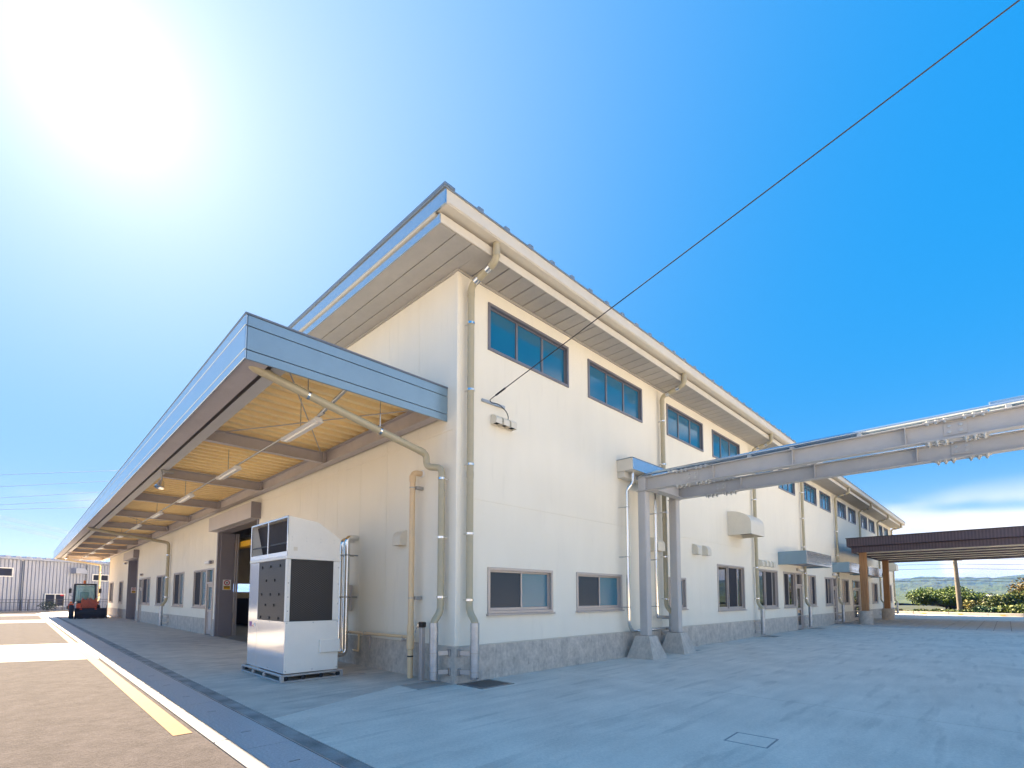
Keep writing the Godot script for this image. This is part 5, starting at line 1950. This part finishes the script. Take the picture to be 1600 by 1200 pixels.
	# creeper that climbs the mesh
	for s in [[0.3, 1.5, 0.9, "thicker creeper climbing the mesh fence on the far left"], [-4.0, 1.4, 0.75, "sparse creeper at the left edge of the mesh fence"], [2.4, 0.5, 0.45, "small low creeper beside the dark louvre panels"]]:
		var c := thing("creeper", s[3], "plant", ft * Vector3(s[0] + s[1] / 2, 0.1, 0.05), "creepers on the mesh fence")
		m = mb()
		m.colored = true
		m.t = ft
		leaves(m, Vector3(s[0] + s[1] / 2, 0.1 + s[2] * 0.45, 0.05), Vector3(s[1] * 0.5, s[2] * 0.45, 0.1), 320, 0.07, Color(0.07, 0.06, 0.02), Color(0.06, 0.1, 0.02))
		part(c, "foliage", m, M.leaf)

# ------------------------------------------------------------------ vegetation
func leaves(m: MB, c: Vector3, r: Vector3, count: int, size: float, a: Color, b: Color) -> void:
	for k in count:
		var d := Vector3(rng.randfn(0, 1), rng.randfn(0, 1), rng.randfn(0, 1)).normalized()
		var q := pow(rng.randf(), 0.45)
		var p := c + d * r * q
		var u := Vector3(rng.randfn(0, 1), rng.randfn(0, 0.7), rng.randfn(0, 1)).normalized()
		var w := u.cross(Vector3(rng.randfn(0, 1), rng.randfn(0, 1), rng.randfn(0, 1))).normalized()
		var s := size * rng.randf_range(0.6, 1.35)
		m.col = a.lerp(b, rng.randf()) * 0.62
		var n := u.cross(w)
		var e := p + u * s
		var f := p - u * s
		var g := p + w * s * 0.55 + n * s * 0.12
		var h := p - w * s * 0.55 + n * s * 0.12
		m.flat3(f, h, e)
		m.flat3(f, e, g)

func tree(called: String, label: String, at: Vector3, h: float, spread: float, clumps: int, per: int, leaf: float, a: Color, b: Color, group := "", flat_top := false) -> void:
	var t := thing(called, label, "tree", at, group)
	var m := mb()
	var top := at + Vector3(rng.randf_range(-0.1, 0.1) * h, h * 0.7, rng.randf_range(-0.1, 0.1) * h)
	m.tube([at - Vector3(0, 0.2, 0), at.lerp(top, 0.4) + Vector3(0.04 * h, 0, 0), top], h * 0.035, 8, true, h * 0.012)
	var cr := mb()
	cr.colored = true
	for k in clumps:
		var an := rng.randf() * TAU
		var q := sqrt(rng.randf()) * spread * 0.5
		var fy := rng.randf_range(0.42, 0.92) * h
		if flat_top:
			fy = h * (0.5 + 0.4 * rng.randf()) - q * q * 0.08
		var lim := 1.0 - absf(fy / h - 0.62) * (0.9 if not flat_top else 0.3)
		var c := at + Vector3(cos(an) * q * lim, fy, sin(an) * q * lim)
		m.tube([at + Vector3(0, h * rng.randf_range(0.25, 0.5), 0), at.lerp(c, 0.6) + Vector3(0, 0.05 * h, 0), c], h * 0.012, 5, false, h * 0.004)
		var rr := spread * rng.randf_range(0.13, 0.2)
		var tone := rng.randf_range(0.75, 1.25)
		leaves(cr, c, Vector3(rr, rr * (0.5 if flat_top else 0.75), rr), per, leaf, a * tone, b * tone)
	part(t, "trunk", m, M.bark)
	part(t, "crown", cr, M.leaf)

func bush(label: String, at: Vector3, h: float, w: float, count: int, a: Color, b: Color) -> void:
	var t := thing("bush", label, "bush", at, "bushes beyond the far kerb")
	var m := mb()
	m.colored = true
	for k in 9:
		var c := at + Vector3(rng.randf_range(-0.4, 0.4) * w, h * rng.randf_range(0.25, 0.68), rng.randf_range(-0.4, 0.4) * w)
		var tone := rng.randf_range(0.7, 1.3)
		leaves(m, c, Vector3(w * 0.29, h * 0.32, w * 0.29), int(count / 5.0), 0.085, a * tone, b * tone)
	part(t, "foliage", m, M.leaf)
	var s := mb()
	for k in 4:
		s.tube([at + Vector3(rng.randf_range(-0.2, 0.2) * w, -0.15, rng.randf_range(-0.2, 0.2) * w), at + Vector3(rng.randf_range(-0.35, 0.35) * w, h * 0.6, rng.randf_range(-0.35, 0.35) * w)], 0.03, 5, false, 0.01)
	part(t, "stem", s, M.bark)

func make_far_right() -> void:
	# low kerb wall along the edge of the yard
	var k := thing("boundary_kerb", "low pale concrete kerb along the far edge of the yard", "kerb", Vector3(40, 0, 3))
	var a := Vector3(41.6, 0, -3.0)
	var d := Vector3(-3.2, 0, 10.0).normalized()
	for i in 26:
		var m := mb()
		m.t = Transform3D(Basis(d, Vector3.UP, d.cross(Vector3.UP)), a + d * (i * 2.0 - 18.0))
		m.box(Vector3(0.004, -0.12, -0.11), Vector3(1.996, 0.2, 0.11), 0.02)
		part(k, "kerb_block", m, M.kerb)
	for i in [9.6, 11.6, 13.7]:
		var m := mb()
		m.t = Transform3D(Basis(d, Vector3.UP, d.cross(Vector3.UP)), a + d * (i - 5.0))
		m.box(Vector3(-0.12, 0.05, 0.11), Vector3(0.12, 0.1, 0.13), 0.004)
		m.box(Vector3(-0.12, 0.05, -0.13), Vector3(0.12, 0.1, -0.11), 0.004)
		part(k, "reflector", m, M.lamp_orange)
	# pruned garden pine and its neighbours
	tree("garden_pine", "broad pruned garden pine with bright green top beyond the kerb", Vector3(52.0, -0.3, 1.7), 2.45, 4.7, 48, 420, 0.075, Color(0.03, 0.085, 0.008), Color(0.17, 0.25, 0.012), "", true)
	tree("garden_pine", "darker low tree right behind the concrete utility pole", Vector3(54.5, -0.4, 3.3), 1.9, 3.6, 18, 220, 0.085, Color(0.02, 0.05, 0.01), Color(0.10, 0.09, 0.02), "", true)
	var g0 := Color(0.035, 0.085, 0.010)
	var g1 := Color(0.17, 0.20, 0.014)
	var o1 := Color(0.27, 0.20, 0.016)
	bush("low yellow-green bush nearest the building end", Vector3(44.6, -0.15, -0.8), 0.5, 1.9, 900, g0, o1)
	bush("low green bush left of the garden pine", Vector3(47.0, -0.2, 0.4), 0.5, 1.8, 900, g0, g1)
	bush("small green bush under the garden pine", Vector3(46.4, -0.2, 1.9), 0.5, 1.5, 700, g0, g1)
	bush("low bush just left of the utility pole", Vector3(45.9, -0.2, 2.8), 0.5, 1.5, 700, g0, g1)
	bush("golden bush just right of the utility pole", Vector3(47.3, -0.2, 4.2), 1.25, 2.0, 1300, g0, o1)
	bush("round dark green bush in front of the golden bush", Vector3(44.8, -0.2, 4.5), 0.85, 1.4, 1000, Color(0.03, 0.09, 0.03), Color(0.07, 0.15, 0.04))
	bush("tall yellow-green bush in the middle of the hedge", Vector3(47.0, -0.2, 5.8), 2.0, 2.8, 2600, g0, g1)
	bush("dense green bush before the tall yellow-green one", Vector3(44.4, -0.2, 5.8), 1.05, 1.9, 1300, g0, g1)
	bush("tall russet bush near the right edge of the picture", Vector3(48.5, -0.2, 7.7), 3.0, 4.2, 4200, Color(0.11, 0.09, 0.012), Color(0.27, 0.17, 0.025))
	bush("dark green bush below the russet bush", Vector3(44.0, -0.2, 7.2), 1.3, 2.2, 1600, g0, Color(0.1, 0.15, 0.02))
	bush("broad green bush past the right edge of the hedge", Vector3(44.5, -0.2, 9.4), 1.5, 2.8, 1500, g0, g1)
	for s in [[46.9, 1.4, 0.26, "upright pale garden stone under the pine"], [47.6, 1.8, 0.3, "white garden stone right of the upright stone"], [43.6, 6.6, 0.3, "brown garden stone at the foot of the hedge"]]:
		var t := thing("garden_stone", s[3], "stone", Vector3(s[0], -0.2, s[1]), "garden stones beyond the kerb")
		var m := mb()
		var c := Vector3(s[0], -0.2, s[1])
		var hgt: float = s[2] * 1.5
		m.lathe(c, Vector3(0.08, 1, 0.05), [[s[2] * 0.62, -0.05], [s[2] * 0.66, hgt * 0.3], [s[2] * 0.5, hgt * 0.7], [s[2] * 0.22, hgt * 0.97], [0.0, hgt]], 9)
		part(t, "boulder", m, M.plinth)
	# concrete utility pole
	var up := thing("utility_pole", "pale concrete utility pole behind the far kerb", "pole", Vector3(46.9, -0.15, 2.9))
	var pm := mb()
	pm.tube([Vector3(46.9, -0.15, 2.9), Vector3(46.55, 4.75, 2.75)], 0.17, 16, true, 0.12)
	part(up, "shaft", pm, M.pole)
	pm = mb()
	pm.t = Transform3D(Basis(Vector3.UP, deg_to_rad(-45.0)), Vector3(46.6, 4.05, 2.77))
	pm.box(Vector3(-0.75, -0.04, -0.22), Vector3(0.75, 0.04, -0.17), 0.006)
	part(up, "cross_arm", pm, M.steel)
	pm = mb()
	pm.t = Transform3D(Basis(Vector3.UP, deg_to_rad(-45.0)), Vector3(46.6, 4.05, 2.77))
	for xx in [-0.68, -0.4, 0.4, 0.68]:
		pm.lathe(Vector3(xx, 0.04, -0.195), Vector3.UP, [[0.03, 0.0], [0.05, 0.03], [0.03, 0.06], [0.05, 0.09], [0.0, 0.12]], 8)
	part(up, "insulators", pm, M.plastic_white).set_meta("kind", "stuff")
	# its wires, each one a cable of its own
	var wl := ["top", "second", "third", "fourth", "fifth"]
	var hs := [[4.17, 3.9, 4.3], [3.75, 3.6, 3.85], [3.4, 3.25, 3.4], [2.7, 2.5, 2.4], [2.5, 2.2, 2.05]]
	for i in 5:
		var w := thing("pole_wire", "%s of the thin wires strung on the concrete utility pole" % wl[i], "wire", Vector3(46.7, hs[i][0], 2.8), "wires on the utility pole")
		var m := mb()
		var pts := []
		for j in 21:
			var f := j / 20.0 * 2.0 - 1.0
			var hh: float = lerpf(hs[i][0], hs[i][1] if f < 0 else hs[i][2], absf(f)) - 0.5 * (absf(f) - f * f)
			pts.append(Vector3(46.75 + f * 20.0, hh, 2.8 + f * 20.0))
		m.tube(pts, 0.013, 5)
		part(w, "span", m, M.wire)
	# wooded ridge on the horizon
	var hm := mb()
	hm.colored = true
	var fn := FastNoiseLite.new()
	fn.seed = 3
	fn.frequency = 0.004
	var cn := FastNoiseLite.new()
	cn.noise_type = FastNoiseLite.TYPE_CELLULAR
	cn.seed = 9
	cn.frequency = 0.075
	cn.cellular_return_type = FastNoiseLite.RETURN_DISTANCE
	var tn := FastNoiseLite.new()
	tn.seed = 14
	tn.frequency = 0.02
	var NA := 460
	var NR := 150
	var A0 := 66.0
	var A1 := 122.0
	var P := []
	var C := []
	for i in NA + 1:
		var az := lerpf(A0, A1, float(i) / NA)
		var row := PackedVector3Array()
		var crow := PackedColorArray()
		var crest := 1.28 + 0.12 * sin(az * 0.9) + 0.38 * smoothstep(87.0, 96.0, az) + fn.get_noise_1d(az * 60.0) * 0.22
		for j in NR + 1:
			var f := float(j) / NR
			var r := lerpf(105.0, 760.0, f)
			var x := -4.34 + r * sin(deg_to_rad(az))
			var z := 5.46 - r * cos(deg_to_rad(az))
			var hgt := 740.0 * tan(deg_to_rad(crest))
			var y := lerpf(-0.6, hgt, pow(smoothstep(0.1, 0.97, f), 1.5))
			y += fn.get_noise_2d(x, z) * 6.0 * smoothstep(0.1, 0.5, f) * (1.0 - smoothstep(0.75, 1.0, f))
			var cell := cn.get_noise_2d(x, z)
			y += -cell * lerpf(1.2, 4.6, smoothstep(0.0, 0.4, f))
			row.append(Vector3(x, y, z))
			var tt := clampf(tn.get_noise_2d(x, z) * 0.9 + 0.5, 0.0, 1.0)
			crow.append(Color(0.014, 0.034, 0.010).lerp(Color(0.034, 0.052, 0.013), tt))
		P.append(row)
		C.append(crow)
	for i in NA:
		for j in NR:
			hm.col = C[i][j]
			hm.flat3(P[i][j], P[i + 1][j], P[i + 1][j + 1])
			hm.flat3(P[i][j], P[i + 1][j + 1], P[i][j + 1])
	setting("hills", hm, M.hill)
	for h in [[89.0, 285.0, 9.0, "white house in the valley below the wooded hills"], [90.0, 300.0, 7.0, "smaller white house beside it in the far valley"], [88.2, 320.0, 6.0, "pale far house at the left of the valley hamlet"]]:
		var c := Vector3(-4.34 + h[1] * sin(deg_to_rad(h[0])), -4.0, 5.46 - h[1] * cos(deg_to_rad(h[0])))
		var t := thing("valley_house", h[3], "house", c, "houses in the valley")
		var m := mb()
		m.t = Transform3D(Basis(Vector3.UP, 0.4), c)
		m.box(Vector3(-h[2] / 2, -3, -3), Vector3(h[2] / 2, 4.6, 3))
		part(t, "wall", m, M.house)
		m = mb()
		m.t = Transform3D(Basis(Vector3(0, 0, 1), Vector3.UP, Vector3(-1, 0, 0)).rotated(Vector3.UP, 0.4), c)
		m.prism(PackedVector2Array([Vector2(-3.5, 4.6), Vector2(3.5, 4.6), Vector2(0, 6.2)]), -h[2] / 2 - 0.4, h[2] / 2 + 0.4)
		part(t, "roof", m, M.cladding)

func make_reflected_trees() -> void:
	# the planting across the front yard, which the office windows mirror
	for k in 9:
		var x := 14.0 + k * 9.0
		tree("yard_tree", "leafy green tree across the front yard, mirrored in the office windows", Vector3(x, 0, 50.0 + rng.randf_range(-2.5, 2.5)), rng.randf_range(5.0, 7.0), 9.0, 30, 120, 0.3, Color(0.05, 0.1, 0.015), Color(0.12, 0.19, 0.03), "trees across the front yard")
	var up := thing("service_pole", "concrete service pole across the yard that holds the overhead cable", "pole", Vector3(2.1, 0, 19.7))
	var m := mb()
	m.tube([Vector3(2.1, -0.1, 19.72), Vector3(2.1, 10.4, 19.72)], 0.17, 12, true, 0.11)
	part(up, "shaft", m, M.pole)

func make_sky_wires() -> void:
	# distant transmission lines beyond the left end of the canopy
	var near_ := [[-8.05, 25.9, -137.57, 7.96, 26.74, -121.48], [-7.93, 23.51, -137.69, 7.15, 24.61, -122.5], [-7.82, 21.24, -137.8, 6.34, 22.41, -123.53], [-7.75, 19.82, -137.87, 5.5, 20.86, -124.52], [-7.7, 18.91, -137.92, 4.2, 19.3, -125.98]]
	var far_ := [[-8.96, 24.28, -195.35, 5.12, 19.84, -181.71], [-8.94, 23.83, -195.38, 4.88, 19.48, -181.98], [-8.92, 23.37, -195.4, 4.64, 19.12, -182.26], [-8.86, 22.2, -195.46, 3.93, 18.03, -183.08], [-8.84, 21.74, -195.48, 3.69, 17.67, -183.35], [-8.82, 21.29, -195.5, 3.45, 17.4, -183.62]]
	var ord := ["first", "second", "third", "fourth", "fifth", "sixth"]
	for s in 2:
		var L: Array = [near_, far_][s]
		for k in L.size():
			var q: Array = L[k]
			var a := Vector3(q[0], q[1], q[2])
			var b := Vector3(q[3], q[4], q[5])
			var w := thing("power_line", ("%s from the top of the nearly level power lines at the left edge" if s == 0 else "%s from the top of the slanting power lines at the left edge") % ord[k], "wire", (a + b) / 2, "power lines in the left sky")
			var m := mb()
			var pts := []
			for j in 11:
				pts.append(a.lerp(b, -1.0 + j * 0.3))
			m.tube(pts, 0.034, 5)
			part(w, "span", m, M.power)

func make_hall_lamps() -> void:
	for k in 3:
		var c := Vector3(3.2 + k * 1.6, 3.4 - 0.25 * k, -14.0 - k * 5.0)
		var l := thing("hall_lamp", "lit strip lamp inside the hall, %s from the open roller door" % ["first", "second", "third"][k], "lamp", c, "strip lamps inside the hall")
		var m := mb()
		m.box(c - Vector3(0.06, 0.02, 0.6), c + Vector3(0.06, 0.02, 0.6), 0.01)
		part(l, "diffuser", m, M.tube_lit)
		m = mb()
		m.box(c + Vector3(-0.09, 0.021, -0.65), c + Vector3(0.09, 0.06, 0.65), 0.006)
		part(l, "housing", m, M.plastic_white)
		var a := AreaLight3D.new()
		a.name = "light"
		a.area_size = Vector2(0.12, 1.2)
		a.light_energy = 0.5
		a.light_color = Color(0.95, 0.98, 1.0)
		a.shadow_enabled = true
		a.position = Vector3(0, -0.03, 0)
		a.rotation_degrees = Vector3(-90, 0, 0)
		l.add_child(a)

func _ready() -> void:
	rng.seed = 20240
	make_camera_and_light()
	make_materials()
	make_ground()
	make_building()
	make_canopy()
	make_carport()
	make_gantry()
	make_shed()
	make_far_right()
	make_reflected_trees()
	make_downpipes()
	make_wall_fittings()
	make_outdoor_unit()
	make_left_wall_pipes()
	make_loader()
	make_ground_fittings()
	make_sky_wires()
	make_hall_lamps()
